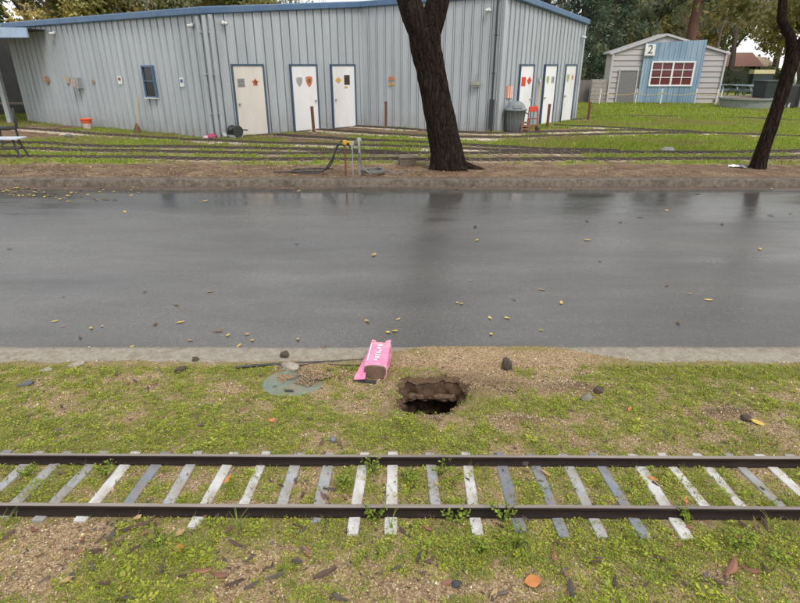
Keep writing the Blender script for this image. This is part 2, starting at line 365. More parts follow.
def yard_mat():
    m, nt, p = newmat('yard_soil'); co = objco(nt, (1, 1, 1), True)
    base = ramp(nt, nz(nt, 2.5, 7, .75, co), [(.3, (.085, .052, .032)), (.5, (.165, .11, .07)), (.72, (.28, .205, .135))])
    fine = ramp(nt, nz(nt, 26, 4, .75, co), [(.35, (.6, .6, .6)), (.65, (1.25, 1.2, 1.15))]); base = mixc(nt, 1, base, fine, 'MULTIPLY')
    a = nt.nodes.new('ShaderNodeAttribute'); a.attribute_name = 'veg'
    g = ramp(nt, nz(nt, 7, 4, .7, co), [(.3, (.15, .20, .03)), (.7, (.26, .31, .055))])
    f = math_(nt, 'MULTIPLY', a.outputs['Fac'], ramp(nt, nz(nt, 5, 5, .75, co), [(.36, (.25,) * 3), (.55, (1,) * 3)]))
    nt.links.new(mixc(nt, f, base, g), p.inputs['Base Color']); p.inputs['Roughness'].default_value = .9; p.inputs['Specular IOR Level'].default_value = .2
    bump(nt, p, nz(nt, 14, 5, .75, co), .6, .03); return m
struct(link('yard_ground', ym, yard_mat()))

# miniature tracks
MRAIL = M('small_rail_steel', (.11, .085, .068), (.05, .04, .033), .5, 30, metal=.3)
MTIE = M('small_tie_wood', (.17, .13, .095), (.09, .07, .05), .9, 20)
BALL = M('pale_ballast', (.50, .43, .33), (.30, .24, .17), .9, 9, bmp=.6, bd=.02, world=True)
BALD = M('brown_ballast', (.30, .235, .165), (.17, .125, .09), .9, 9, bmp=.6, bd=.02, world=True)
def offset_line(L, d):
    out = []
    for i, p in enumerate(L):
        t = (L[min(i + 1, len(L) - 1)] - L[max(i - 1, 0)]).normalized(); out.append(p + Vector((-t.y, t.x, 0)) * d)
    return out
def zon(L, h): return [Vector((p.x, p.y, float(yard_z(p.x, p.y)) + h)) for p in L]
def ribbon(L, wd, h, jit):
    v = []; f = []
    for i, p in enumerate(L):
        t = (L[min(i + 1, len(L) - 1)] - L[max(i - 1, 0)]).normalized(); nn = Vector((-t.y, t.x, 0)); w1 = wd * (1 + jit * random.uniform(-1, 1)); w2 = wd * (1 + jit * random.uniform(-1, 1))
        for q, hh in ((-w1, -.03), (-w1 * .7, h), (w2 * .7, h), (w2, -.03)): v.append((p.x + nn.x * q, p.y + nn.y * q, float(yard_z(p.x, p.y)) + hh))
    for i in range(len(L) - 1):
        for k in range(3): f.append((i * 4 + k, i * 4 + k + 1, i * 4 + k + 5, i * 4 + k + 4))
    mb = MB(); mb.add(v, f); return mb
TLAB = {'a': 'miniature track running along the bare soil strip just behind the kerb', 'b': 'second miniature track back from the kerb, crossing the whole lawn',
 'c': 'third miniature track back from the kerb, running through the lawn', 'd': 'pale miniature track curving in from the dark open bay along the wall',
 'e': 'miniature track leading out of the cream door on the angled wall', 'f': 'miniature track leading out of the middle white door of the angled wall',
 'g': 'miniature track leading out of the door beside the inside wall corner', 'h': 'miniature track leading out of the middle door of the right end wall',
 'i': 'miniature track from the last door of the end wall across the lawn'}
for k, L in LINES.items():
    root = empty('miniature_track', tuple(L[0]))
    tag(root, TLAB[k], 'railway track', 'miniature tracks across the lawn')
    inv = Matrix.Translation(-Vector(L[0]))
    pale = k in 'dfghi'; 
    parts = [('ballast', ribbon(L, .36 if not pale else .5, .012, .3), BALL if pale else BALD)]
    for s in (-1, 1):
        mb = MB(); LL = zon(offset_line(L, s * .095), .036)
        for i in range(len(LL) - 1): mb.bar(LL[i], LL[i + 1], .022, .036)
        parts.append(('rail', mb, MRAIL))
    mt_ = MB(); acc = 0
    for i in range(len(L) - 1):
        t = (L[i + 1] - L[i]); acc += t.length
        if acc > .2:
            acc = 0; nn = Vector((-t.y, t.x, 0)).normalized(); c = L[i]; zz = float(yard_z(c.x, c.y)) + .018
            mt_.bar((c.x - nn.x * .2, c.y - nn.y * .2, zz), (c.x + nn.x * .2, c.y + nn.y * .2, zz), .07, .035)
    parts.append(('ties', mt_, MTIE))
    for nm, mb, mt in parts:
        mb.v = [tuple(inv @ Vector(p)) for p in mb.v]
        o = mb.build(nm, mt, root)
        if nm == 'ties': stuff(o)

# lawn grass
def blades(name, n_try, xr, yr, dens, zf, hmin, hmax, wd, cols, thr=.0, hole=False, lean=.6, per=3, seed=1):
    r = np.random.default_rng(seed)
    x = r.uniform(*xr, n_try); y = r.uniform(*yr, n_try); d = dens(x, y)
    keep = r.uniform(0, 1, n_try) < sm(thr, thr + .32, d); x, y = x[keep], y[keep]
    x = np.repeat(x, per) + r.normal(0, wd * 2.5, len(x) * per); y = np.repeat(y, per) + r.normal(0, wd * 2.5, len(y) * per)
    z = zf(x, y); n = len(x)
    h = r.uniform(hmin, hmax, n) * (.6 + .8 * fbm(x, y, .9, 2, 7)); a = r.uniform(0, 2 * np.pi, n); la = r.uniform(0, 2 * np.pi, n); ln = h * r.uniform(.1, lean, n)
    w_ = wd * r.uniform(.7, 1.3, n)
    b = np.stack([x, y, z - .004], -1); e = np.stack([np.cos(a) * w_, np.sin(a) * w_, np.zeros(n)], -1)
    mid = b + np.stack([np.cos(la) * ln * .35, np.sin(la) * ln * .35, h * .6], -1); tip = b + np.stack([np.cos(la) * ln, np.sin(la) * ln, h], -1)
    v = np.stack([b - e, b + e, mid + e * .8, tip, mid - e * .8], 1).reshape(-1, 3)
    i0 = np.arange(n)[:, None] * 5; f = i0 + np.array([[0, 1, 2, 3, 4]])
    m = npmesh(name, v, f); c = np.array(cols)[r.integers(0, len(cols), n)] * r.uniform(.75, 1.25, (n, 1)); dry = sm(.5, .72, fbm(x, y, .55, 4, 301))[:, None]; c = c * (1 - dry * .75) + np.array([[.33, .28, .12]]) * dry * .75; vcol(m, 'col', np.repeat(c, 5, 0)); return m
GRASS = Mvc('grass_blade', .55, .45)
LC = [(.24, .34, .04), (.28, .38, .045), (.33, .40, .06), (.19, .28, .035), (.40, .38, .10), (.30, .34, .07)]
def yz(x, y): return yard_z(x, y)
o = link('lawn_grass', blades('lawn_grass', 130000, (-17, 21), (11.9, 26), lawn_density, yz, .03, .085, .012, LC, .1, seed=3), GRASS); stuff(o, 'short bright green lawn grass growing between the miniature tracks', 'grass')
o = link('far_lawn_grass', blades('far_lawn_grass', 26000, (6, 34), (24, 40), lawn_density, yz, .05, .12, .03, LC, .1, seed=4), GRASS); stuff(o, 'green lawn grass in front of the shed with the blue facade', 'grass')

# ================================================================== THE METAL BUILDING
def metal_wall_mat():
    m, nt, p = newmat('painted_metal_wall'); co = objco(nt, (1, 1, .12), True)
    n = nz(nt, 2.2, 6, .7, co); col = ramp(nt, n, [(.25, (.33, .36, .385)), (.6, (.43, .46, .485)), (.85, (.48, .505, .52))])
    pos = nt.nodes.new('ShaderNodeSeparateXYZ'); g = nt.nodes.new('ShaderNodeNewGeometry'); nt.links.new(g.outputs['Position'], pos.inputs[0])
    mr = nt.nodes.new('ShaderNodeMapRange'); mr.inputs[1].default_value = .75; mr.inputs[2].default_value = .15; nt.links.new(pos.outputs[2], mr.inputs[0])
    sp = math_(nt, 'MULTIPLY', mr.outputs[0], ramp(nt, nz(nt, 5, 6, .75, objco(nt, (1, 1, .5), True)), [(.35, (0,) * 3), (.75, (.75,) * 3)]))
    col = mixc(nt, sp, col, (.20, .17, .14))      # mud splashed up by rain
    nt.links.new(col, p.inputs['Base Color']); p.inputs['Roughness'].default_value = .42; p.inputs['Metallic'].default_value = .15; return m
WALL = metal_wall_mat()
BLUE = M('blue_trim_paint', (.075, .15, .27), (.055, .11, .20), .4, 5, dirt=(.16, .2, .25), dirt_amt=.4, world=True)
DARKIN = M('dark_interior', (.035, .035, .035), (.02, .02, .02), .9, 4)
WHITE = M('white_door_paint', (.78, .78, .79), (.70, .70, .71), .45, 2.5, (1, 1, .3), dirt=(.45, .42, .38), dirt_amt=.35, rnd=.02)
CREAM = M('cream_door_paint', (.70, .655, .60), (.62, .57, .52), .5, 2.5, (1, 1, .3), dirt=(.42, .36, .3), dirt_amt=.35)
STEEL = M('galvanised_steel', (.42, .43, .44), (.3, .31, .32), .45, 12, metal=.5)
DKMET = M('dark_metal', (.06, .062, .066), (.035, .036, .038), .5, 12, metal=.3)
RUST = M('rusty_steel', (.19, .07, .04), (.085, .035, .022), .8, 22, bmp=.4, bd=.004)
DBLUE = M('dark_blue_frame', (.055, .095, .15), (.04, .07, .11), .45, 5)
b_root = tag(empty('metal_building', (0, 0, .15)), 'long grey ribbed metal building with blue roof edge behind the lawn', 'building')
def bpart(mb, name, mt, parent=b_root, **k):
    mb.v = [(p[0], p[1], p[2] - .15) for p in mb.v]; return mb.build(name, mt, parent, **k)
PROF = [(0, -.04), (.009, -.04), (.015, .036), (.045, .036), (.051, -.035), (.059, -.035), (.064, 0), (.135, 0), (.142, .007), (.152, .007), (.159, 0), (.212, 0), (.219, .007), (.229, .007), (.236, 0), (.297, 0)]  # grooves either side of the rib are added to make dark shade lines
def wall(p0, p1, z0a, z1a, zb=.10):
    a = Vector((*p0, 0)); b = Vector((*p1, 0)); L = (b - a).length; t = (b - a) / L; n = Vector((t.y, -t.x, 0))
    ztop = lambda s: z0a + (z1a - z0a) * s / L
    s0 = 0
    while s0 < L - .02:
        s1 = min(s0 + .915, L); prof = []
        for k in range(3):
            for u, d in PROF:
                q = s0 + k * .305 + u
                if q < s1 - .004: prof.append((q, d))
        prof.append((s1 - .001, prof[0][1] if s1 - s0 > .9 else 0))
        v = []
        for q, d in prof:
            P = a + t * q + n * d; v += [(P.x, P.y, zb), (P.x, P.y, ztop(q))]
        mb = MB(); mb.add(v, [(2 * i, 2 * i + 2, 2 * i + 3, 2 * i + 1) for i in range(len(prof) - 1)]); bpart(mb, 'wall_panel', WALL)
        s0 += .915
    return a, t, n, L
A_, B_, C_, D_, E_ = FOOT
ZT = {'A': 3.42, 'B': 3.50, 'C': 3.99, 'D': 4.10, 'E': 3.62}
wAB = wall(A_, B_, ZT['A'], ZT['B']); wBC = wall(B_, C_, ZT['B'], ZT['C']); wCD = wall(C_, D_, ZT['C'], ZT['D']); wDE = wall(D_, E_, ZT['D'], ZT['E'])
Bk1, Bk2 = (4.6, 31.0), (-10.0, 31.5)
wall(E_, Bk1, 3.62, 3.5); wall(Bk1, Bk2, 3.5, 3.4); wall(Bk2, A_, 3.4, 3.42)
# roof: one sheet over all, blue fascia along the eaves
cen = Vector((-2.5, 24.5, 4.05)); rim = [Vector((*A_, 3.60)), Vector((*B_, 3.68)), Vector((*C_, 4.15)), Vector((*D_, 4.28)), Vector((*E_, 3.80)), Vector((*Bk1, 3.68)), Vector((*Bk2, 3.58))]
def outw(p, k=.12): d = Vector((p.x - cen.x, p.y - cen.y, 0)).normalized(); return p + d * k
rimo = [outw(p) for p in rim]; mb = MB(); mb.add([cen] + rimo, [(0, i + 1, (i + 1) % 7 + 1) for i in range(7)])
ROOF = M('pale_roof_sheet', (.55, .57, .6), (.42, .44, .47), .4, 3, metal=.2)
roof = bpart(mb, 'roof', ROOF)
for i in range(7):
    p, q = rimo[i], rimo[(i + 1) % 7]; d = (q - p).normalized(); mb = MB(); up = Vector((0, 0, 1))
    n = Vector((d.y, -d.x, 0)).normalized()
    prof = [(-.10, -.185), (.02, -.185), (.045, -.16), (.045, -.02), (.03, .004), (-.02, .01), (-.02, -.01)]
    v = [P + n * x + up * z for P in (p - d * .03, q + d * .03) for x, z in prof]; m_ = len(prof)
    mb.add(v, [(k, (k + 1) % m_, m_ + (k + 1) % m_, m_ + k) for k in range(m_)] + [tuple(range(m_))[::-1], tuple(range(m_, 2 * m_))])
    bpart(mb, 'fascia', BLUE, bev=0)
# corner trims
for P, h, nn in ((B_, 3.5, 0), (C_, 3.98, 0), (D_, 4.1, 0), (E_, 3.62, 0), (A_, 3.42, 0)):
    mb = MB(); mb.box((P[0], P[1] - .0, (h + .1) / 2), (.11, .11, h - .1), Matrix.Rotation(R(40), 3, 'Z')); bpart(mb, 'corner_trim', WALL, bev=.01)
def at(wl, s, z, off=0): a, t, n, L = wl; p = a + t * s + n * off; return Vector((p.x, p.y, z))
def frame_m(wl):
    a, t, n, L = wl; return Matrix((t, -n, Vector((0, 0, 1)))).transposed()     # local x along wall, -y outwards
def wbox(mb, wl, s, z, d, off): mb.box(at(wl, s, z, off), d, frame_m(wl)); return mb
RED, ORANGE, YEL = M('red_sign_paint', (.62, .07, .04), (.5, .05, .03), .5), M('orange_sign_paint', (.60, .20, .09), (.5, .15, .07), .5), M('yellow_sign_paint', (.62, .40, .06), None, .5)
SGREY, SDARK, SGREEN, SWHITE, SBRN = M('grey_sign', (.36, .37, .38), None, .5), M('dark_sign', (.06, .035, .03), None, .5), M('green_sign', (.36, .45, .18), None, .5), M('white_sign', (.75, .75, .74), None, .5), M('brown_sign', (.34, .22, .14), None, .6)
def disc(mb, wl, s, z, r, off, sx=1.0, sq=None, th=.008):
    n = len(sq) if sq else 20; a, t, nn, L = wl; pts = []
    for k in range(n):
        if sq: u, v_ = sq[k]; u *= r; v_ *= r
        else: u = r * sx * math.cos(2 * math.pi * k / n); v_ = r * math.sin(2 * math.pi * k / n)
        pts.append((u, v_))
    v = [at(wl, s + u, z + v_, off + h) for h in (0, th) for u, v_ in pts]
    mb.add(v, [tuple(range(n)), tuple(range(n, 2 * n))[::-1]] + [(k, n + k, n + (k + 1) % n, (k + 1) % n) for k in range(n)]); return mb
DIA = [(0, 1), (-1.3, 0), (0, -1), (1.3, 0)]; SHI = [(-.8, .9), (0, 1.05), (.8, .9), (.85, .1), (.5, -.7), (0, -1.2), (-.5, -.7), (-.85, .1)]; STAR = [(math.cos(R(90 + 36 * k)) * (1.1 if k % 2 == 0 else .5), math.sin(R(90 + 36 * k)) * (1.1 if k % 2 == 0 else .5)) for k in range(10)]; SQ = [(-1, 1), (1, 1), (1, -1), (-1, -1)]
def spx(wl, px, py=100):       # distance along a wall of the point seen at a given place
    a, t, n, L = wl; r = ray(px, py); nn = Vector((-t.y, t.x)); k = (nn.x * a.x + nn.y * a.y) / (nn.x * r[0] + nn.y * r[1]); return (r[0] * k - a.x) * t.x + (r[1] * k - a.y) * t.y
def door(wl, s, wd, mt, signs, hs, label):
    zt = 2.17
    mb = MB(); wbox(mb, wl, s, (.17 + zt) / 2, (wd, .03, zt - .17), .035); d = bpart(mb, 'door', mt, bev=.004); d['label'] = label
    for sg in (-1, 1): mb = MB(); wbox(mb, wl, s + sg * (wd / 2 + .025), (.13 + zt) / 2 + .0, (.05, .07, zt - .13), .04); bpart(mb, 'door_frame', DBLUE, d)
    mb = MB(); wbox(mb, wl, s, zt + .027, (wd + .10, .07, .05), .04); bpart(mb, 'door_frame', DBLUE, d)
    mb = MB(); wbox(mb, wl, s, .135, (wd + .1, .16, .05), .05); bpart(mb, 'threshold', M('threshold_wood', (.1, .07, .05), None, .9) if 'threshold_wood' not in bpy.data.materials else bpy.data.materials['threshold_wood'], d)
    mb = MB(); a = at(wl, s + hs * (wd / 2 - .09), 1.10, .05); n = wl[2]; mb.tube([a, a + n * .035], .018, 10); mb.tube([a + n * .03, a + n * .035, a + n * .06, a + n * .075], [.02, .032, .032, .018], 10); bpart(mb, 'door_knob', STEEL, d, smooth=True)
    for u, z, r_, shp, sm_ in signs:
        mb = MB(); disc(mb, wl, s + u, z, r_, .051, .9, shp); bpart(mb, 'door_sign', sm_, d)
    return d
door(wBC, 1.07 + .12, .98, CREAM, [(-.27, 1.70, .12, SQ, SGREY), (.20, 1.70, .115, STAR, ORANGE), (.20, 1.70, .085, None, ORANGE), (.20, 1.70, .04, None, SBRN)], -1, 'cream door')
o = wBC
for r_ in range(4):   # the grey notice carries lines of print
    mb = MB(); wbox(mb, wBC, 1.19 - .27, 1.78 - r_ * .055, (.19, .004, .016), .061); bpart(mb, 'notice_line', SDARK)
door(wBC, spx(wBC, 305), .93, WHITE, [(-.20, 1.70, .13, SHI, SGREY), (.17, 1.70, .15, SHI, ORANGE), (.17, 1.70, .08, None, SBRN)], 1, 'white door')
door(wBC, spx(wBC, 343.5), .93, WHITE, [(-.22, 1.72, .10, DIA, YEL), (.14, 1.72, .155, [(-.75, 1), (.75, 1), (.75, -1), (-.75, -1)], SDARK)], -1, 'white door')
mb = MB(); wbox(mb, wBC, spx(wBC, 345.5), 1.49, (.12, .01, .05), .056); bpart(mb, 'notice_plate', YEL)
door(wDE, spx(wDE, 523.5), .90, WHITE, [(-.2, 1.68, .14, SQ, RED), (.2, 1.70, .13, DIA, RED)], 1, 'white door')
door(wDE, spx(wDE, 547), .90, WHITE, [(-.2, 1.70, .12, SHI, SGREEN), (.2, 1.70, .11, SQ, SGREY), (.2, 1.70, .06, SQ, SWHITE)], -1, 'white door')
door(wDE, spx(wDE, 566.5), .90, WHITE, [(-.2, 1.74, .13, SHI, SGREEN), (.2, 1.76, .11, STAR, ORANGE)], -1, 'white door')
# window in the left wall
ws = (spx(wAB, 144, 80) + spx(wAB, 157, 80)) / 2
GLASS, gnt, gp = newmat('dark_window_glass'); gp.inputs['Base Color'].default_value = (.025, .027, .03, 1); gp.inputs['Roughness'].default_value = .12
win = MB(); wbox(win, wAB, ws, 1.71, (.46, .02, .86), .03); win = bpart(win, 'window', GLASS)
for du, dz, dd in ((-.25, 0, (.035, .08, .95)), (.25, 0, (.035, .08, .95)), (0, .455, (.449, .08, .05)), (0, -.455, (.449, .08, .05)), (0, .02, (.449, .05, .03))):
    mb = MB(); wbox(mb, wAB, ws + du, 1.71 + dz, dd, .045); bpart(mb, 'window_frame', BLUE, win)
mb = MB(); wbox(mb, wAB, ws, 1.225, (.56, .12, .03), .06); bpart(mb, 'window_sill', SWHITE, win)
# plaques on the left wall and others
def plaque(wl, px, py, mt, w_, h_, label, shp=None, edge=None):
    s = spx(wl, px, py); a = at(wl, s, 0); r = ray(px, py); k = a.x / r[0] if abs(r[0]) > .05 else a.y / r[1]; z = CAM_H + r[2] * k
    root = tag(empty('wall_sign', tuple(at(wl, s, z, .036))), label, 'sign'); mb = MB()
    if shp: disc(mb, wl, s, z, h_ / 2, .036, 1, shp if shp != 'o' else None, .012)
    else: wbox(mb, wl, s, z, (w_, .012, h_), .042)
    mb.v = [tuple(Vector(p) - root.location) for p in mb.v]; mb.build('sign_plate', mt, root)
    if edge:
        mb = MB(); wbox(mb, wl, s, z + h_ * .12, (w_ * .6, .006, h_ * .35), .0515); mb.v = [tuple(Vector(p) - root.location) for p in mb.v]; mb.build('sign_mark', edge, root)
    return root
plaque(wAB, 48, 80, SBRN, .22, .26, 'round brown plaque on the wall closest to the open bay', 'o', ORANGE)
plaque(wAB, 69, 80, M('tan_sign', (.5, .4, .3), None, .6), .17, .2, 'small tan plaque between the round plaque and the grey box', None, YEL)
plaque(wAB, 94, 82, SBRN, .1, .14, 'tiny brown plaque to the right of the grey wall box', 'o')
plaque(wAB, 121, 80, SWHITE, .2, .24, 'white plaque with dark red emblem left of the narrow window', None, M('maroon_mark', (.3, .05, .07), None, .5))
plaque(wAB, 183, 82, SWHITE, .19, .26, 'white plaque with orange and blue mark between window and downspout', None, M('blue_mark', (.1, .14, .4), None, .5))
plaque(wCD, 392, 78.5, ORANGE, .21, .11, 'upper orange plaque on the recessed wall left of the tree', None, SBRN)
plaque(wCD, 392, 84, YEL, .21, .08, 'lower yellow plaque on the recessed wall left of the tree', None, SBRN)
op = plaque(wDE, 508.5, 92, ORANGE, .42, .38, 'orange and white panel on the wall above the rubbish bin', None)
mb = MB(); s = spx(wDE, 508.5, 92)
for u in (-.08, .07, .17): wbox(mb, wDE, s + u, 1.37, (.05, .006, .37), .0515)
mb.v = [tuple(Vector(p) - op.location) for p in mb.v]; mb.build('panel_stripe', SWHITE, op)
# grey wall box, outlet box, floodlights, downspouts
def wall_item(name, wl, px, z, label, cat, group=None):
    s = spx(wl, px, 90); p = at(wl, s, z, .035); root = tag(empty(name, tuple(p)), label, cat, group)
    return root, wl[1], wl[2], p
root, t, n, p = wall_item('meter_box', wAB, 82, 1.62, 'grey box with pinkish lid mounted on the left wall', 'utility box')
FM = frame_m(wAB); mb = MB(); mb.box(n * .09, (.34, .18, .36), FM); mb.build('box_body', STEEL, root, bev=.01)
mb = MB(); mb.box(n * .19 + t * -.05, (.22, .015, .24), FM); mb.build('box_lid', M('pinkish_lid', (.5, .36, .34), None, .6), root)
root, t, n, p = wall_item('outlet_box', wCD, 476, 1.62, 'small weathered outlet box with conduit on the wall beside the tree', 'utility box')
FM = frame_m(wCD); mb = MB(); mb.box(n * .05, (.26, .1, .16), FM); mb.box(n * .11, (.3, .02, .05), FM); mb.build('box_body', M('pale_box', (.42, .42, .36), (.2, .2, .15), .6), root)
mb = MB(); mb.tube([n * .03 + Vector((0, 0, .08)), n * .03 + Vector((0, 0, .3))], .014, 8); mb.build('conduit', STEEL, root)
def flood(wl, s, z, label):
    p = at(wl, s, z, .035); t, n = wl[1], wl[2]; root = tag(empty('flood_light', tuple(p)), label, 'light', 'flood lights under the eaves'); root.scale = (.62,) * 3
    mb = MB(); mb.box(n * .03, (.12, .06, .12), frame_m(wl)); mb.build('mount', SWHITE, root)
    for k in (-1, 1):
        mb = MB(); a = n * .06; d = (n * .8 + t * (.55 * k) + Vector((0, 0, -.45))).normalized(); mb.tube([a, a + d * .06, a + d * .08, a + d * .2], [.02, .03, .055, .085], 12); mb.build('lamp_head', SWHITE, root, smooth=True)
flood(wAB, wAB[3] - .42, 3.26, 'white twin flood light left of the corner downspout'); flood(wBC, .55, 3.33, 'white twin flood light above the cream door')
flood(wCD, wCD[3] - .5, 3.78, 'white twin flood light high beside the dark downspout'); flood(wDE, wDE[3] - .22, 3.2, 'white twin flood light at the far end of the end wall')
flood(wAB, 3.0, 3.22, 'white flood light under the eave above the orange bucket')
def spout(wl, s, z1, mt, label, w_=.085, boot=False):
    p = at(wl, s, .15, .0); t, n = wl[1], wl[2]; root = tag(empty('downspout', tuple(p)), label, 'downspout'); h = z1 - .15
    mb = MB(); q = n * .09; mb.box(q + Vector((0, 0, h / 2 + .06)), (w_, w_ * .8, h - .12), frame_m(wl)); mb.bar(q + Vector((0, 0, .14)), q + n * .14 + Vector((0, 0, .03)), w_, w_ * .8); mb.build('pipe', mt, root, bev=.008)
    for zz in (.7, 1.8, 2.9):
        mb = MB(); mb.box(n * .085 + Vector((0, 0, zz)), (w_ + .05, w_ * .95, .03), frame_m(wl)); mb.build('bracket', mt, root)
    if boot: mb = MB(); mb.box(q + Vector((0, 0, .52)), (w_ + .07, w_ + .05, 1.0), frame_m(wl)); mb.build('guard', DKMET, root, bev=.01)
PGREY = M('grey_pipe_paint', (.40, .43, .45), (.33, .35, .37), .5, 6)
spout(wAB, wAB[3] - .13, 3.46, PGREY, 'pale grey downspout on the left face of the front corner', .1); spout(wBC, .15, 3.5, PGREY, 'pale grey downspout just round the corner from the left wall', .11)
spout(wCD, wCD[3] - .22, 4.05, DKMET, 'dark downspout with black guard beside the rubbish bin', .06, True)
# open bay at the left end
bay = MB()
r2 = tag(empty('open_bay', (-14.41, 22.62, .15)), 'dark open-fronted bay with pale blue eave at the building end', 'building')
def bb(name, c, d, mt): mb = MB(); mb.box((c[0] + 14.41, c[1] - 22.62, c[2] - .15), d); mb.build(name, mt, r2, bev=.01)
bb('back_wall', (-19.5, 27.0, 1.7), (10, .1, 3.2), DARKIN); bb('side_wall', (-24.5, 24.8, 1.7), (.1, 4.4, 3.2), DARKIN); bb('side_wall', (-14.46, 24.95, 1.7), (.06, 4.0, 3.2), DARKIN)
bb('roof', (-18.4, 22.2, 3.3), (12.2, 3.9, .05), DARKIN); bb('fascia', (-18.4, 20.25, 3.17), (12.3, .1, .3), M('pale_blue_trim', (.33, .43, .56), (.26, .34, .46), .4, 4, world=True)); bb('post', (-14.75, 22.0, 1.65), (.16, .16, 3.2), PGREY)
bb('post', (-19.8, 22.3, 1.65), (.14, .14, 3.2), PGREY)
bb('workbench', (-17.2, 26.3, .6), (3.0, .7, .08), M('bench_wood', (.12, .09, .07), None, .8)); bb('cabinet', (-20.5, 26.5, 1.0), (1.2, .6, 1.7), M('cabinet_grey', (.1, .1, .11), None, .6))

# ================================================================== THINGS IN THE YARD
def post(px, py, h, label):
    p = gz(px, py); root = tag(empty('steel_post', (p[0], p[1], .12)), label, 'post', 'rusty posts at the track ends'); root.rotation_euler = (random.uniform(-.02, .02), random.uniform(-.03, .03), 0)
    mb = MB(); mb.tube([(0, 0, -.1), (0, 0, h * .5), (0, 0, h)], .05, 12); mb.build('shaft', RUST, root, smooth=False); mb = MB(); mb.lathe((0, 0, h), [(.055, -.01), (.055, .02), (.03, .035)], 12); mb.build('cap', RUST, root)
    mb = MB(); mb.lathe((0, 0, 0), [(.13, 0), (.12, .05), (.06, .06)], 14); mb.build('footing', conc('footing_concrete', (.3, .27, .22), (.2, .17, .14)) if 'footing_concrete' not in bpy.data.materials else bpy.data.materials['footing_concrete'], root)
post(314, 133, .82, 'rusty post standing before the middle white door of the angled wall'); post(386, 127, .86, 'rusty post against the recessed wall beneath the two plaques')
post(547, 128, .80, 'rusty post before the middle door of the end wall'); post(588, 121, .72, 'rusty post on the grass past the end of the metal building')
# rubbish bin
p = gz(514, 131.5); root = tag(empty('rubbish_bin', p), 'grey plastic rubbish bin with domed lid at the building corner', 'bin')
BIN = M('bin_plastic', (.13, .145, .145), (.10, .11, .11), .5, 10); LID = M('bin_lid_plastic', (.20, .235, .25), (.15, .18, .19), .45, 10)
mb = MB(); mb.lathe((0, 0, 0), [(.25, 0), (.27, .02), (.30, .35), (.335, .66), (.36, .67), (.36, .70), (.34, .71)], 28); mb.build('body', BIN, root, smooth=True)
mb = MB(); mb.lathe((0, 0, .70), [(.37, -.03), (.375, .02), (.32, .03), (.30, .10), (.25, .18), (.17, .235), (.08, .26), (.01, .265)], 28); l_ = mb.build('lid', LID, root, smooth=True)
mb = MB(); mb.box((0, -.30, .80), (.28, .03, .12), Matrix.Rotation(R(-25), 3, 'X')); mb.build('flap', BIN, l_, bev=.01)
for k in range(14):
    a = k / 14 * 2 * math.pi; mb = MB(); mb.bar((.275 * math.cos(a), .275 * math.sin(a), .06), (.328 * math.cos(a), .328 * math.sin(a), .62), .02, .02); mb.build('rib', BIN, root)
for k in (-1, 1): mb = MB(); mb.tube([(.35 * k, -.08, .60), (.40 * k, -.06, .56), (.40 * k, .06, .56), (.35 * k, .08, .60)], .014, 8); mb.build('handle', BIN, root)
# red hand truck and brown stand
p = gz(532, 132); root = tag(empty('hand_truck', p, R(15)), 'red steel hand truck standing beside the rubbish bin', 'hand truck'); REDP = M('red_frame_paint', (.30, .05, .04), (.17, .035, .03), .5, 14)
for k in (-1, 1): mb = MB(); mb.tube([(.17 * k, 0, .03), (.17 * k, .02, .5), (.15 * k, .05, .76), (.08 * k, .06, .82)], .018, 8); mb.build('rail', REDP, root)
mb = MB(); mb.box((0, .06, .72), (.30, .05, .16)); mb.build('top_plate', RED, root, bev=.01)
for z in (.2, .42): mb = MB(); mb.box((0, .012, z), (.33, .02, .03)); mb.build('crossbar', REDP, root)
mb = MB(); mb.box((0, -.1, .02), (.38, .22, .012)); mb.build('toe_plate', REDP, root)
for k in (-1, 1): mb = MB(); mb.tube([(.2 * k, .08, .1), (.25 * k, .08, .1)], .1, 16); mb.build('wheel', DKMET, root)
p = gz(524, 132); root = tag(empty('folding_stand', p, R(10)), 'small brown wooden folding stand between bin and red hand truck', 'stand'); BRW = M('brown_wood', (.26, .12, .07), (.15, .07, .04), .7, 14, (1, 1, .2))
for k in (-1, 1):
    for q in (-1, 1): mb = MB(); mb.bar((.16 * k, .16 * q, 0), (.10 * k, .01 * q, .42), .03, .03); mb.build('leg', BRW, root)
for q in (-1, 1): mb = MB(); mb.box((0, .13 * q, .1), (.3, .02, .06)); mb.build('rung', BRW, root)
for z in (.2, .3): mb = MB(); mb.box((0, -.10 + (z - .2) * .4, z), (.26, .02, .07)); mb.build('slat', BRW, root)
# yellow pole, broom
p0 = gz(536.5, 128); root = tag(empty('long_pole', (p0[0], p0[1], .15)), 'tall yellow pole leaning on the wall between two end-wall doors', 'pole'); q = at(wDE, spx(wDE, 538.5, 82), 1.72, .06) - root.location
mb = MB(); mb.tube([(0, 0, 0), q * .5, q], .02, 10); mb.build('shaft', M('yellow_wood', (.52, .38, .16), (.42, .3, .13), .6), root); mb = MB(); mb.tube([q * .94, q * 1.0], .028, 10); mb.box(q, (.16, .05, .1)); mb.build('bracket_head', STEEL, root)
p0 = gz(138, 133.5); root = tag(empty('broom', (p0[0], p0[1], .15)), 'old straw broom with a long handle leaning against the left wall', 'broom'); q = at(wAB, spx(wAB, 139.5, 97), 1.27, .06) - root.location
mb = MB(); mb.tube([q * .2, q * .6, q], .014, 8); mb.build('handle', M('broom_handle', (.42, .34, .2), None, .6), root)
mb = MB(); mb.lathe((0, 0, 0), [(.11, 0), (.12, .04), (.09, .18), (.04, .27), (.025, .32)], 14); mb.build('bristles', M('straw_dark', (.16, .09, .04), (.08, .045, .02), .9, 30, (1, 1, .1)), root)
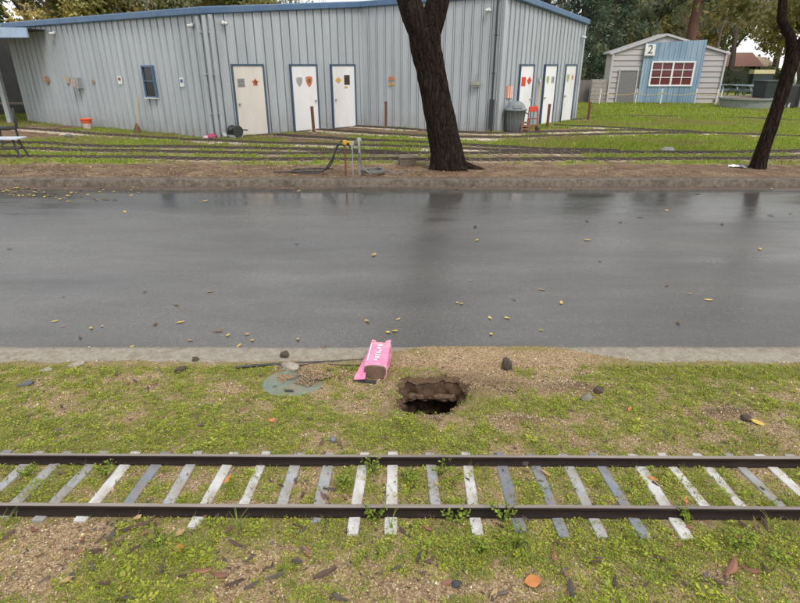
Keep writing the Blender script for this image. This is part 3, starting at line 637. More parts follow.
# orange bucket on a pale stand
p0 = gz(88, 129); root = tag(empty('orange_bucket', (p0[0], p0[1], .15)), 'bright orange bucket nested in a pale tub against the left wall', 'bucket'); root.scale = (.78, .78, .7)
mb = MB(); mb.lathe((0, 0, 0), [(.17, 0), (.19, .3), (.2, .31)], 18); mb.build('pale_tub', M('pale_pink_plastic', (.55, .42, .38), None, .5), root, smooth=False)
mb = MB(); mb.lathe((0, 0, .28), [(.19, 0), (.24, .17), (.26, .18), (.26, .21), (.23, .2), (.2, .04)], 20); mb.build('bucket', M('orange_plastic', (.80, .12, .03), (.7, .1, .025), .4), root, smooth=False)
mb = MB(); mb.tube([(-.25, 0, .47), (-.2, -.12, .40), (0, -.25, .36), (.2, -.12, .40), (.25, 0, .47)], .006, 6); mb.build('handle', STEEL, root)
# pink bundle
p0 = gz(212, 138.6); root = tag(empty('cloth_bundle', (p0[0], p0[1], .15)), 'crumpled pink and white cloth bundle at the foot of the corner downspout', 'cloth'); root.scale = (.8,) * 3
def blob(name, r, sc, mt, parent, seed, sub=3, amp=.35, loc=(0, 0, 0), fr=1.6, flat=None):
    bm = bmesh.new(); bmesh.ops.create_icosphere(bm, subdivisions=sub, radius=1)
    for v in bm.verts:
        d = v.co.normalized(); k = 1 + amp * mnoise.fractal(d * fr + Vector((seed, seed * .7, 0)), .8, 2.1, 4)
        v.co = Vector((d.x * sc[0], d.y * sc[1], d.z * sc[2])) * r * k
        if flat is not None and v.co.z < flat: v.co.z = flat
    m = bpy.data.meshes.new(name); bm.to_mesh(m); bm.free(); m.polygons.foreach_set('use_smooth', [True] * len(m.polygons)); o = link(name, m, mt, parent); o.location = loc; return o
PINKC = M('pink_cloth', (.42, .08, .15), (.28, .05, .10), .8, 6)
blob('cloth', .2, (1.0, .8, .55), PINKC, root, 3, loc=(0, 0, .07), fr=2.5, flat=-.09); blob('cloth', .14, (1.1, .8, .5), M('pale_pink_cloth', (.65, .5, .52), None, .8), root, 8, loc=(-.16, -.02, .05), fr=2.5, flat=-.06)
# squat black reel
p0 = gz(236, 138); root = tag(empty('hose_reel', (p0[0], p0[1], .15), R(48)), 'squat black reel with side rod on a grey base beside the cream door', 'reel')
mb = MB(); mb.box((0, 0, .05), (.34, .3, .1)); mb.build('base', SGREY, root, bev=.02)
mb = MB(); mb.tube([(0, -.13, .2), (0, -.12, .2), (0, .12, .2), (0, .13, .2)], [.12, .145, .145, .12], 20); mb.build('drum', DKMET, root)
for q in (-1, 1): mb = MB(); mb.tube([(0, .145 * q, .2), (0, .17 * q, .2)], .17, 20); mb.build('flange', DKMET, root)
mb = MB(); mb.tube([(.1, -.02, .25), (.42, -.02, .2)], .02, 8); mb.build('rod', DKMET, root); blob('hose_end', .09, (1.1, 1, .9), DKMET, root, 4, 2, .2, (-.17, -.05, .27))
# bench and dark chair at the left edge
p0 = gz(4, 160); root = tag(empty('bench', (p0[0] - .25, p0[1] + .35, .15), R(4)), 'pale blue-grey topped bench with dark angled legs on the lawn edge', 'bench')
for k in range(3): mb = MB(); mb.box((-.3, -.14 + .145 * k, .45), (1.7, .135, .035)); mb.build('plank', M('pale_bench_paint', (.50, .54, .60), (.40, .44, .5), .4) if k == 0 else bpy.data.materials['pale_bench_paint'], root, bev=.005)
for x in (-1.0, .4):
    for q in (-1, 1): mb = MB(); mb.bar((x + .1, .18 * q, 0), (x - .02, .1 * q, .43), .04, .04); mb.build('leg', DKMET, root)
    mb = MB(); mb.box((x, 0, .2), (.035, .28, .03)); mb.build('brace', DKMET, root)
mb = MB(); mb.box((-.3, 0, .2), (1.36, .03, .03)); mb.build('stretcher', DKMET, root)
p0 = gz(-2, 146); root = tag(empty('padded_chair', (p0[0] + .28, p0[1] + .15, .15), R(-60)), 'dark chair with rounded back standing behind the pale bench', 'chair')
for x in (-.22, .22):
    for y in (-.2, .2): mb = MB(); mb.bar((x, y, 0), (x * .95, y * .95, .44), .03, .03); mb.build('leg', DKMET, root)
mb = MB(); mb.box((0, 0, .46), (.5, .48, .08)); mb.build('seat', DARKIN, root, bev=.03)
mb = MB(); mb.add([], []); mb.lathe((0, 0, 0), [(.02, 0)], 3) if False else None
bk = MB(); n_ = 14; prof = [(.25 * math.cos(math.pi * k / n_), .35 * math.sin(math.pi * k / n_)) for k in range(n_ + 1)] + [(-.25, -.12), (.25, -.12)]
v = [(x, y + .02 * z, z + .62) for y in (.2, .26) for x, z in prof]; m_ = len(prof); bk.add(v, [tuple(range(m_)), tuple(range(m_, 2 * m_))[::-1]] + [(k, m_ + k, m_ + (k + 1) % m_, (k + 1) % m_) for k in range(m_)]); bk.build('backrest', DARKIN, root, bev=.01)
# water stand with hoses
p0 = gz(346, 174.5); root = tag(empty('water_standpipe', (p0[0], p0[1], .13)), 'rusty standpipe with yellow valve just behind the kerb', 'standpipe')
mb = MB(); mb.tube([(0, 0, 0), (0, 0, .62)], .018, 10); mb.build('riser', RUST, root)
mb = MB(); mb.lathe((0, 0, .60), [(.03, 0), (.045, .03), (.045, .08), (.02, .1)], 12); mb.tube([(0, 0, .66), (.1, -.03, .66), (.12, -.03, .6)], .02, 8); mb.build('valve', M('yellow_valve_paint', (.62, .36, .03), None, .45), root)
mb = MB(); mb.tube([(-.05, 0, .74), (.05, 0, .74)], .012, 8); mb.tube([(0, 0, .68), (0, 0, .745)], .01, 8); mb.build('lever', DKMET, root)
for dx, hh in ((.14, .55), (.28, .62)):
    r3 = tag(empty('conduit_pipe', (p0[0] + dx, p0[1] + .05, .13)), ('thinner' if dx < .2 else 'thicker') + ' galvanised pipe standing beside the yellow valve', 'pipe')
    mb = MB(); mb.tube([(0, 0, 0), (0, 0, hh)], .013 if dx < .2 else .024, 10); mb.build('riser', STEEL, r3); mb = MB(); mb.lathe((0, 0, hh), [(.03, -.02), (.035, .03), (.05, .05), (.045, .1), (.01, .12)], 12); mb.build('fitting', STEEL, r3)
    mb = MB(); mb.tube([(0, 0, hh + .05), (.0, -.09, hh + .05), (0, -.1, hh - .03)], .016, 8); mb.build('tap', STEEL, r3)
HOSE = M('black_hose', (.035, .035, .038), (.02, .02, .02), .45)
def hose(name, pts, r_, label, mt=HOSE, group=None):
    P = [Vector(q) for q in pts]; out = []
    for i in range(len(P) - 1):
        a0, a1, a2, a3 = P[max(i - 1, 0)], P[i], P[i + 1], P[min(i + 2, len(P) - 1)]
        for k in range(8):
            t = k / 8; out.append(.5 * ((2 * a1) + (a2 - a0) * t + (2 * a0 - 5 * a1 + 4 * a2 - a3) * t * t + (3 * a1 - a0 - 3 * a2 + a3) * t ** 3))
    out.append(P[-1]); mb = MB(); mb.tube(out, r_, 8); return tag(mb.build(name, mt, None, True), label, 'hose', group)
x0, y0 = p0[0], p0[1]
hose('garden_hose', [(x0 - .02, y0, .72), (x0 - .14, y0 + .02, .74), (x0 - .25, y0, .5), (x0 - .4, y0, .28), (x0 - .55, y0, .19), (x0 - .9, y0 + .05, .18), (x0 - 1.15, y0 + .3, .18), (x0 - .8, y0 + .55, .18), (x0 - .3, y0 + .5, .18)], .017, 'black hose bending down from the yellow valve to the soil')
hose('garden_hose', [(x0 + .12, y0 - .03, .68), (x0 - .05, y0 + .1, .8), (x0 - .2, y0 + .1, .62), (x0 - .3, y0 + .1, .35), (x0 - .5, y0 + .15, .2), (x0 - 1.0, y0 + .2, .18), (x0 - 1.5, y0 + .12, .18)], .015, 'thin black hose arching over the standpipe and trailing along the soil')
coil = [(x0 + .55 + .22 * math.cos(a * .8) * (1 + .1 * math.sin(a)), y0 + .12 + .22 * math.sin(a * .8), .175 + .0025 * a) for a in range(0, 26)]
hose('garden_hose', [(x0 + .28, y0 - .05, .6), (x0 + .32, y0 - .02, .35), (x0 + .5, y0 - .1, .19)] + coil + [(x0 + 1.0, y0 - .05, .18), (x0 + 1.15, y0 + .1, .18)], .016, 'grey hose coiled loosely on the ground beside the galvanised pipes', M('grey_hose', (.16, .16, .15), (.1, .1, .09), .5))
# concrete block by the tree
p0 = gz(407, 164.5); mb = MB(); mb.box((0, 0, .07), (.36, .26, .17)); mb.box((.02, 0, .165), (.42, .3, .03)); o = mb.build('concrete_block', conc('block_concrete', (.17, .14, .11), (.09, .07, .055)), None, bev=.012); o.location = (p0[0], p0[1], .15); o.rotation_euler = (0, 0, .15); tag(o, 'weathered concrete block on the soil left of the thick trunk', 'block')
# crumpled paper by the right tree; stone on lawn
p0 = gz(737, 167.5); root = tag(empty('paper_litter', (p0[0], p0[1], .16), R(-25)), 'crumpled white and blue paper lying by the leaning tree', 'litter'); root.scale = (.7,) * 3
def crumple(name, a, b, mt, parent, seed, loc=(0, 0, 0), rot=(0, 0, 0), amp=.05, n=9):
    us = np.linspace(-a / 2, a / 2, n); vs = np.linspace(-b / 2, b / 2, n); v = []
    for y in vs:
        for x in us: v.append((x, y, .03 + amp * mnoise.noise(Vector((x * 7 + seed, y * 7, seed))) + amp * .5 * mnoise.noise(Vector((x * 18, y * 18 + seed, 1)))))
    f = [(j * n + i, j * n + i + 1, (j + 1) * n + i + 1, (j + 1) * n + i) for j in range(n - 1) for i in range(n - 1)]
    mb = MB(); mb.add(v, f); o = mb.build(name, mt, parent); o.location = loc; o.rotation_euler = rot
    so_ = o.modifiers.new('thick', 'SOLIDIFY'); so_.thickness = .004; return o
crumple('sheet', .36, .2, SWHITE, root, 2.2, (-.06, 0, .0)); crumple('sheet', .22, .2, M('bluegrey_paper', (.25, .28, .42), None, .6), root, 5.1, (.14, -.04, .02), (.1, .3, .4))
p0 = gz(667, 152); o = blob('stone', .13, (1.2, .8, .6), M('grey_stone', (.36, .35, .33), (.2, .19, .18), .8, 10, bmp=.5), None, 5.5, 3, .3, (p0[0], p0[1], .2)); tag(o, 'lone grey stone lying on the lawn between two tracks', 'stone')
p0 = gz(69, 137.5); o = blob('stone', .09, (1.3, .9, .7), M('dark_stone', (.12, .13, .15), (.07, .07, .08), .8, 10, bmp=.5), None, 7.5, 3, .3, (p0[0], p0[1], .19)); tag(o, 'small dark stone on the grass before the left wall', 'stone')

# ================================================================== SHED WITH THE BLUE FRONT
sh = tag(empty('shed', (14.9, 33.8, .15)), 'grey board shed with low gable and bright blue front panel', 'shed')
def sb(name, c, d, mt, parent=sh, bev=0, Mx=None): mb = MB(); mb.box((c[0] - 14.9, c[1] - 33.8, c[2] - .15), d, Mx); return mb.build(name, mt, parent, bev=bev)
SID = M('grey_siding', (.41, .385, .38), (.33, .31, .305), .6, 3, (.3, 1, 6), rnd=.05); TRIMG = M('shed_trim', (.46, .45, .46), None, .6)
x0, x1, xa, ze, za = 11.85, 18.1, 14.6, 2.86, 3.74
z = .15
while z < za - .1:
    h = .285; zc = z + h / 2
    def lim(zz): return (x0, x1) if zz <= ze else (x0 + (xa - x0) * (zz - ze) / (za - ze), x1 - (x1 - xa) * (zz - ze) / (za - ze))
    a0, a1 = lim(z); b0, b1 = lim(min(z + h, za - .02)); zt = min(z + h, za - .02); mb = MB()
    v = [(a0, 33.72, z), (a1, 33.72, z), (a1, 33.82, z), (a0, 33.82, z), (b0, 33.765, zt), (b1, 33.765, zt), (b1, 33.82, zt), (b0, 33.82, zt)]
    mb.add([(q[0] - 14.9, q[1] - 33.8, q[2] - .15) for q in v], [(0, 1, 5, 4), (1, 2, 6, 5), (2, 3, 7, 6), (3, 0, 4, 7), (4, 5, 6, 7), (0, 3, 2, 1)]); mb.build('siding_board', SID, sh); z += h
for xx in (x0, x1): sb('side_wall', (xx + (.04 if xx == x0 else -.04), 34.3, 1.5), (.08, .94, 2.72), SID)
sb('back_wall', (14.97, 34.8, 1.5), (6.2, .08, 2.72), SID)
for sg, xe in ((-1, x0), (1, x1)):
    mb = MB(); dx = xe + sg * .25 - xa; zz = ze - .08
    v = [(xa, 33.62, za + .04), (xe + sg * .2, 33.62, zz + .04), (xe + sg * .2, 34.9, zz + .04), (xa, 34.9, za + .04)]; v += [(q[0], q[1], q[2] - .07) for q in v]
    mb.add([(q[0] - 14.9, q[1] - 33.8, q[2] - .15) for q in v], [(0, 1, 2, 3), (7, 6, 5, 4), (0, 4, 5, 1), (1, 5, 6, 2), (2, 6, 7, 3), (3, 7, 4, 0)]); mb.build('roof_slope', M('shed_roof', (.28, .28, .29), None, .7) if sg < 0 else bpy.data.materials['shed_roof'], sh)
    mb = MB(); mb.bar((xa - 14.9, -.165, za - .16), (xe + sg * .2 - 14.9, -.165, zz - .16), .04, .11); mb.build('barge_board', TRIMG, sh)
for xx in (x0 - .02, x1 + .02): sb('corner_board', (xx, 33.70, 1.48), (.1, .1, 2.7), TRIMG)
sb('door', (12.83, 33.70, 1.02), (.98, .06, 1.72), M('dark_grey_door', (.175, .17, .175), None, .6), bev=.01)
for xx in (12.31, 13.35): sb('door_frame', (xx, 33.69, 1.02), (.06, .1, 1.76), TRIMG)
sb('door_frame', (12.83, 33.69, 1.93), (1.1, .1, .06), TRIMG)
BLF = M('blue_front_paint', (.20, .305, .40), (.125, .205, .29), .6, 3, (2.2, 1, .25), dirt=(.36, .45, .52), dirt_amt=.7, world=True)
# blue front: upright boards, top edge rising to the right
fb = sb('facade_backing', (15.17, 33.63, 1.7), (3.26, .04, 3.0), BLF); n_ = 22; wdt = 3.34 / n_
for k in range(n_):
    xc = 13.5 + wdt * (k + .5); top = 3.30 + (xc - 13.5) / 3.34 * .17
    for zb, zt in (((.17, 1.10), (2.38, top)) if 13.98 < xc < 16.45 else ((.17, top),)):
        sb('facade_board', (xc, 33.59 - .012 * (k % 2), (zb + zt) / 2), (wdt - .012, .035, zt - zb), BLF, fb)
wn = sb('window', (15.2, 33.585, 1.74), (2.36, .02, 1.16), M('red_curtain', (.24, .03, .035), (.10, .012, .016), .8, 3, (9, 1, .2), world=True))
WF = M('white_window_paint', (.78, .78, .79), None, .5)
for xx in (14.02, 15.2, 16.38): sb('window_frame', (xx, 33.55, 1.74), (.09, .08, 1.26), WF, wn)
for zz in (1.13, 2.35): sb('window_frame', (15.2, 33.545, zz), (2.45, .08, .08), WF, wn)
for c in (14.61, 15.79):
    sb('glazing_bar', (c, 33.56, 1.74), (.04, .04, 1.14), WF, wn)
    for zz in (1.55, 1.94): sb('glazing_bar', (c, 33.553, zz), (1.09, .04, .04), WF, wn)
PANE = GLASS.copy(); PANE.name = 'curtained_pane'; pp = PANE.node_tree.nodes['Principled BSDF']; pp.inputs['Transmission Weight'].default_value = 1; pp.inputs['Base Color'].default_value = (1, 1, 1, 1); pp.inputs['Roughness'].default_value = .02; pp.inputs['IOR'].default_value = 1.3
for c in (14.335, 14.885, 15.515, 16.065):
    for zz in (1.345, 1.745, 2.14): sb('pane', (c, 33.567, zz), (.5, .004, .34), PANE, wn)
ns = tag(empty('number_sign', (13.76, 33.5, 2.96)), 'white square sign with a black 2 on the blue front', 'sign')
mb = MB(); mb.box((0, 0, 0), (.56, .05, .56)); mb.build('sign_plate', SWHITE, ns, bev=.01)
fc = bpy.data.curves.new('digit', 'FONT'); fc.body = '2'; fc.size = .62; fc.align_x = 'CENTER'; fc.align_y = 'CENTER'; fc.extrude = .004
fo = bpy.data.objects.new('digit_tmp', fc); C.objects.link(fo); dg = bpy.context.evaluated_depsgraph_get(); dm = bpy.data.meshes.new_from_object(fo.evaluated_get(dg)); bpy.data.objects.remove(fo)
d_ = link('digit', dm, SDARK, ns); dm.materials.clear(); dm.materials.append(SDARK); d_.rotation_euler = (R(90), 0, 0); d_.location = (0, -.03, 0)
mb = MB(); mb.box((0, 0, -.305), (.6, .055, .03)); mb.build('sign_edge', TRIMG, ns)
# rope fence
ROPE = M('yellow_rope', (.55, .40, .12), None, .8); fpx = [(599, 104.5), (635, 104.5), (660, 104.5), (694, 104.5), (715, 105.5), (719, 107)]; prev = None
FP = []
flab = ['beside the brown wall panels', 'in front of the shed door edge', 'under the left sash of the shed window', 'under the right sash of the shed window', 'at the right corner of the shed', 'just past the right corner of the shed']
for (px, py), fl in zip(fpx, flab):
    p = gz(px, py); FP.append(p); root = tag(empty('rope_post', (p[0], p[1], .15)), 'thin white rope fence post ' + fl, 'post', 'white rope fence posts before the shed')
    mb = MB(); mb.tube([(0, 0, -.05), (0, 0, .78)], .035, 10); mb.build('shaft', SWHITE, root); mb = MB(); mb.lathe((0, 0, .78), [(.042, 0), (.042, .03), (.01, .05)], 10); mb.build('cap', SWHITE, root)
for i in range(5):
    a, b = Vector(FP[i]) + Vector((0, -.05, .62)), Vector(FP[i + 1]) + Vector((0, -.05, .62)); pts = [a.lerp(b, k / 8) - Vector((0, 0, .12 * (1 - (k / 4 - 1) ** 2))) for k in range(9)]
    mb = MB(); mb.tube(pts, .016, 6); tag(mb.build('rope', ROPE, None), 'yellow rope slung from the post ' + flab[i], 'rope', 'ropes of the fence before the shed')
# panelled wall left of the shed
fw = tag(empty('board_fence', (9.5, 34.4, .15)), 'low brown-grey board fence between metal building and shed', 'fence'); FWM = M('brown_grey_board', (.20, .175, .165), (.14, .12, .115), .8, 6, (3, 1, .3), rnd=.15)
for k in range(22): mb = MB(); mb.box((-2.6 + k * .235, .0, .62), (.225, .03, 1.24)); mb.build('fence_board', FWM, fw)
for zz in (.25, 1.0): mb = MB(); mb.box((0, .05, zz), (5.2, .05, .09)); mb.build('rail', FWM, fw)
gp_ = tag(empty('block_pier', (11.35, 33.9, .15)), 'pale block pier beside the shed door', 'pier'); BLK = conc('pier_block', (.36, .33, .31), (.26, .235, .22))
for k in range(6): mb = MB(); mb.box((0, 0, .11 + k * .215), (.95, .3, .205)); mb.build('block', BLK, gp_, bev=.008)

# ================================================================== RIGHT BACKGROUND
def item(name, px, py, label, cat, rz=0, group=None): p = gz(px, py); return tag(empty(name, (p[0], p[1], .15), rz), label, cat, group)
TBL = M('blue_grey_table', (.20, .25, .27), (.14, .17, .19), .6, 5)
for k, (px, py, fl) in enumerate(((729, 96, 'beside the shed corner'), (741, 96.5, 'in the middle of its row'), (752, 97.5, 'closest to the tall dark bin'))):
    r_ = item('picnic_table', px, py, 'blue-grey picnic table ' + fl + ' before the hedge', 'table', R(12 * k - 8), 'picnic tables before the hedge')
    for q in range(4): mb = MB(); mb.box((0, -.3 + .2 * q, .75), (1.8, .18, .05)); mb.build('top_plank', TBL, r_)
    for q in (-1, 1): mb = MB(); mb.box((0, .72 * q, .44), (1.8, .26, .05)); mb.build('seat', TBL, r_)
    for x in (-.65, .65):
        for q in (-1, 1): mb = MB(); mb.bar((x, .7 * q, 0), (x, .25 * q, .73), .08, .05); mb.build('leg', TBL, r_)
        mb = MB(); mb.box((x, 0, .40), (.05, 1.5, .08)); mb.build('brace', TBL, r_)
r_ = item('planter', 744, 108, 'low round grey-green planter on the lawn edge', 'planter'); mb = MB(); mb.lathe((0, 0, 0), [(1.15, 0), (1.2, .42), (1.28, .44), (1.28, .52), (1.14, .52), (1.12, .4)], 32); mb.build('tub', conc('planter_concrete', (.25, .28, .26), (.19, .21, .2)), r_); blob('soil', 1.1, (1, 1, .08), bpy.data.materials['brown_wood'], r_, 3, 3, .1, (0, 0, .42))
r_ = item('low_wall', 725, 103.5, 'low reddish-brown masonry edge beyond the planter', 'wall'); BR = M('brown_block', (.24, .17, .14), (.16, .11, .09), .8, 6, rnd=.15)
for k in range(14):
    for j in range(2): mb = MB(); mb.box((-.6 + k * .42 + .2 * j, 0, .12 + .22 * j), (.40, .25, .2)); mb.build('block', BR, r_)
GRN = M('dark_green_bin', (.022, .035, .036), (.015, .022, .023), .5, 8)
r_ = item('wheeled_bin', 763.5, 108, 'tall dark green wheeled bin standing beside the planter', 'bin', R(5))
mb = MB(); v = [(-.42, -.42, .05), (.42, -.42, .05), (.42, .42, .05), (-.42, .42, .05), (-.5, -.5, 1.25), (.5, -.5, 1.25), (.5, .5, 1.25), (-.5, .5, 1.25)]; mb.add(v, [(3, 2, 1, 0), (4, 5, 6, 7), (0, 1, 5, 4), (1, 2, 6, 5), (2, 3, 7, 6), (3, 0, 4, 7)]); mb.build('body', GRN, r_, bev=.03)
mb = MB(); mb.box((0, 0, 1.29), (1.06, 1.06, .08)); mb.build('lid', GRN, r_, bev=.03)
for k in (-1, 1): mb = MB(); mb.tube([(.36 * k, .42, .1), (.46 * k, .42, .1)], .12, 16); mb.build('wheel', DKMET, r_)
# dark machine under an awning at the far right
r_ = item('covered_stall', 791, 108, 'dark stall under a black awning held by a bent white arm', 'stall'); BLKC = M('black_canvas', (.03, .032, .035), (.02, .02, .022), .7, 8)
mb = MB(); mb.box((.5, .4, .55), (2.0, 1.2, 1.1)); mb.build('counter', BLKC, r_, bev=.05)
for k in range(3): mb = MB(); mb.bar((-.75 + .22 * k, -.25, 0), (-.55 + .22 * k, .1, 1.15), .08, .05); mb.build('panel_strut', STEEL, r_)
mb = MB(); mb.tube([(-.2, -.1, 1.15), (-.22, -.1, 1.4), (-.55, -.1, 2.35), (-.45, -.1, 2.55), (.6, -.1, 2.95), (.5, -.1, 3.3)], .055, 10); mb.build('arm', SWHITE, r_, smooth=True)
mb = MB(); mb.box((1.3, .5, 2.72), (2.8, 1.8, .06), Matrix.Rotation(R(-18), 3, 'Y')); mb.build('awning', BLKC, r_)
for x in (.15, 2.2): mb = MB(); mb.tube([(x, -.35, 0), (x, -.35, 2.4)], .05, 10); mb.build('post', SGREY, r_)
r_ = item('storage_box', 757, 93.5, 'small box with pale yellow lid behind the tall dark bin', 'box'); mb = MB(); mb.box((0, 0, .7), (1.5, .6, 1.4)); mb.build('body', GRN, r_, bev=.02); mb = MB(); mb.box((0, 0, 1.55), (1.6, .7, .3)); mb.build('lid', M('pale_yellow', (.58, .52, .3), None, .6), r_, bev=.03)
# distant roofs
for px, wd, hh, col, lab in ((733, 4.2, 1.3, (.30, .15, .11), 'small far building with orange-red roof above the hedge'), (751, 3.2, .9, (.42, .33, .22), 'small far building with tan roof above the hedge'), (604, 2.2, 1.0, (.55, .22, .05), 'small far building with orange roof left of the shed')):
    Yb = 62; r0 = ray(px, 68); k = Yb / r0[1]; r_ = tag(empty('far_building', (r0[0] * k, Yb, .15)), lab, 'building')
    mb = MB(); mb.box((0, 0, .95), (wd * .92, 3, 1.9)); mb.build('wall', M('far_wall', (.32, .28, .25), None, .8) if 'far_wall' not in bpy.data.materials else bpy.data.materials['far_wall'], r_)
    mb = MB(); v = [(-wd / 2, -1.8, 1.9), (wd / 2, -1.8, 1.9), (wd / 2, 1.8, 1.9), (-wd / 2, 1.8, 1.9), (-wd * .4, 0, 1.9 + hh), (wd * .4, 0, 1.9 + hh)]; mb.add(v, [(0, 1, 5, 4), (2, 3, 4, 5), (1, 2, 5), (3, 0, 4), (3, 2, 1, 0)]); mb.build('roof', M('far_roof', col, None, .8), r_)
    for u in (-.3, 0, .3): mb = MB(); mb.box((u * wd, -1.51, 1.1), (.5, .06, .7)); mb.build('window', GLASS, r_)

# ================================================================== TREES
LEAF = Mvc('tree_leaf', .6, .3, .12)
def leaf_cards(pts, size, cols, r, aspect=.55, droop=0):
    n = len(pts); d = r.normal(size=(n, 3)); d[:, 2] -= droop; d /= np.linalg.norm(d, axis=1)[:, None]; u = r.normal(size=(n, 3)); u -= d * (u * d).sum(1)[:, None]; u /= np.linalg.norm(u, axis=1)[:, None]
    s = size * r.uniform(.6, 1.4, (n, 1)); a = d * s; b = u * s * aspect * .5
    v = np.stack([pts, pts + a * .5 + b, pts + a, pts + a * .5 - b], 1).reshape(-1, 3); f = np.arange(n)[:, None] * 4 + np.array([[0, 1, 2, 3]])
    return v, f, np.repeat(cols, 4, 0)
def crown_mesh(name, blobs, per, size, pal, seed, aspect=.55, droop=0, shell=.55):
    r = np.random.default_rng(seed); P = []; Cc = []
    for (x, y, z, rr) in blobs:
        n = int(per * rr * rr); d = r.normal(size=(n, 3)); d /= np.linalg.norm(d, axis=1)[:, None]; q = rr * (shell + (1 - shell) * r.uniform(0, 1, (n, 1)) ** .5) * r.uniform(.65, 1.12, (n, 1))
        p = np.array([x, y, z]) + d * q * np.array([1, 1, .78]); k = fbm(p[:, 0] * 1.7 + 9, p[:, 2] * 1.7 + p[:, 1], 1.3, 2, seed) ; keep = r.uniform(0, 1, n) < sm(.25, .55, k) + .12
        p = p[keep]; P.append(p); base = np.array(pal[r.integers(0, len(pal))]); Cc.append(base * r.uniform(.7, 1.3, (len(p), 1)))
    P = np.concatenate(P); Cc = np.concatenate(Cc); v, f, c = leaf_cards(P, size, Cc, r, aspect, droop); m = npmesh(name, v, f); vcol(m, 'col', c); return m
def bark_mat():
    m, nt, p = newmat('tree_bark'); co = objco(nt, (1, 1, .17)); v = nt.nodes.new('ShaderNodeTexVoronoi'); v.feature = 'DISTANCE_TO_EDGE'; v.inputs['Scale'].default_value = 13
    wp = nt.nodes.new('ShaderNodeVectorMath'); wp.operation = 'ADD'; n3 = nt.nodes.new('ShaderNodeTexNoise'); n3.inputs['Scale'].default_value = 6; n3.inputs['Detail'].default_value = 4; nt.links.new(co, n3.inputs['Vector'])
    sc = nt.nodes.new('ShaderNodeVectorMath'); sc.operation = 'SCALE'; sc.inputs['Scale'].default_value = .4; nt.links.new(n3.outputs['Color'], sc.inputs[0]); nt.links.new(co, wp.inputs[0]); nt.links.new(sc.outputs[0], wp.inputs[1]); nt.links.new(wp.outputs[0], v.inputs['Vector'])
    pl = ramp(nt, v.outputs['Distance'], [(0, (.0,) * 3), (.16, (1,) * 3)]); n = nz(nt, 24, 6, .75, co)
    col = ramp(nt, n, [(.3, (.012, .008, .006)), (.55, (.036, .023, .017)), (.8, (.085, .06, .045))]); col = mixc(nt, math_(nt, 'MULTIPLY', math_(nt, 'SUBTRACT', 1, pl), .5), col, (.012, .009, .008))
    nt.links.new(col, p.inputs['Base Color']); p.inputs['Roughness'].default_value = .9; p.inputs['Specular IOR Level'].default_value = .12
    bump(nt, p, math_(nt, 'ADD', pl, n), 1, .035); return m
BARK = bark_mat()
BARKR = M('red_bark', (.17, .09, .065), (.09, .048, .035), .9, 8, (1, 1, .2), bmp=1, bd=.04, spec=.2)
BARKG = M('grey_bark', (.17, .14, .12), (.09, .07, .06), .9, 8, (1, 1, .2), bmp=1, bd=.04, spec=.2)
def make_tree(kind, seed):
    rr = random.Random(seed); blobs = []; tk = MB(); H_ = 10.0
    if kind == 'round':
        tk.tube([(0, 0, -.2), (.1, 0, 1.5), (.0, .1, 3.2), (.2, 0, 5.0)], [.34, .26, .22, .16], 10, wob=.15, seed=seed)
        for k in range(9):
            a = k * 2.4 + rr.random(); z0 = rr.uniform(2.2, 4.8); L = rr.uniform(1.8, 3.2); e = (L * math.cos(a), L * math.sin(a), z0 + rr.uniform(1.0, 3.6)); tk.tube([(.05, 0, z0), (e[0] * .5, e[1] * .5, z0 + (e[2] - z0) * .6), e], [.12, .08, .03], 7)
            blobs.append((*e, rr.uniform(1.1, 1.8)))
        for k in range(16): a = rr.uniform(0, 6.28); L = rr.uniform(.3, 3.0); blobs.append((L * math.cos(a), L * math.sin(a), rr.uniform(3.4, 9.4 - L * .8), rr.uniform(.8, 1.6)))
        pal = [(.19, .20, .06), (.25, .24, .08), (.14, .165, .055), (.34, .27, .08)]; cm = crown_mesh('crown', blobs, 330, .30, pal, seed)
    elif kind == 'conifer':
        tk.tube([(0, 0, -.2), (0, 0, 3), (.05, 0, 7), (.0, .0, 11.5)], [.32, .25, .16, .03], 10, wob=.1, seed=seed)
        for k in range(70):
            z = .9 + 10.2 * (k / 70) ** .9; L = (1 - (z / 12.2)) * 3.1 + .25; a = k * 2.39996 + rr.uniform(-.3, .3)
            tk.tube([(0, 0, z), (L * .8 * math.cos(a), L * .8 * math.sin(a), z - .12 * L)], [.05, .012], 5)
            for q in (.35, .65, .92): blobs.append((L * q * math.cos(a), L * q * math.sin(a), z - .1 * L * q - .1, .28 + .32 * (1 - q) + .12 * L / 3))
        pal = [(.08, .11, .07), (.11, .135, .085), (.065, .09, .06), (.14, .15, .085)]; cm = crown_mesh('crown', blobs, 420, .26, pal, seed, .28, .5, .2)
    elif kind == 'airy':
        tk.tube([(0, 0, -.2), (.15, .0, 2.2), (-.1, .1, 4.6), (.2, 0, 7)], [.28, .22, .17, .1], 10, wob=.12, seed=seed)
        for k in range(12):
            a = k * 2.4 + rr.random(); z0 = rr.uniform(2.8, 6.5); L = rr.uniform(1.4, 3.4); e = (L * math.cos(a), L * math.sin(a), z0 + rr.uniform(.8, 3.2)); tk.tube([(0, 0, z0), (e[0] * .5, e[1] * .5, z0 + (e[2] - z0) * .7), e], [.1, .06, .02], 7)
            for q in range(3): blobs.append((e[0] + rr.uniform(-.9, .9), e[1] + rr.uniform(-.9, .9), e[2] - rr.uniform(-.3, 1.6), rr.uniform(.5, 1.0)))
        pal = [(.27, .27, .18), (.22, .23, .13), (.36, .27, .12), (.22, .23, .15)]; cm = crown_mesh('crown', blobs, 250, .28, pal, seed, .3, 1.0, .15)
    return tk.mesh('trunk', True), cm
TT = {(k, s): make_tree(k, s) for k, s in (('round', 1), ('round', 2), ('conifer', 3), ('conifer', 4), ('airy', 5), ('airy', 6))}
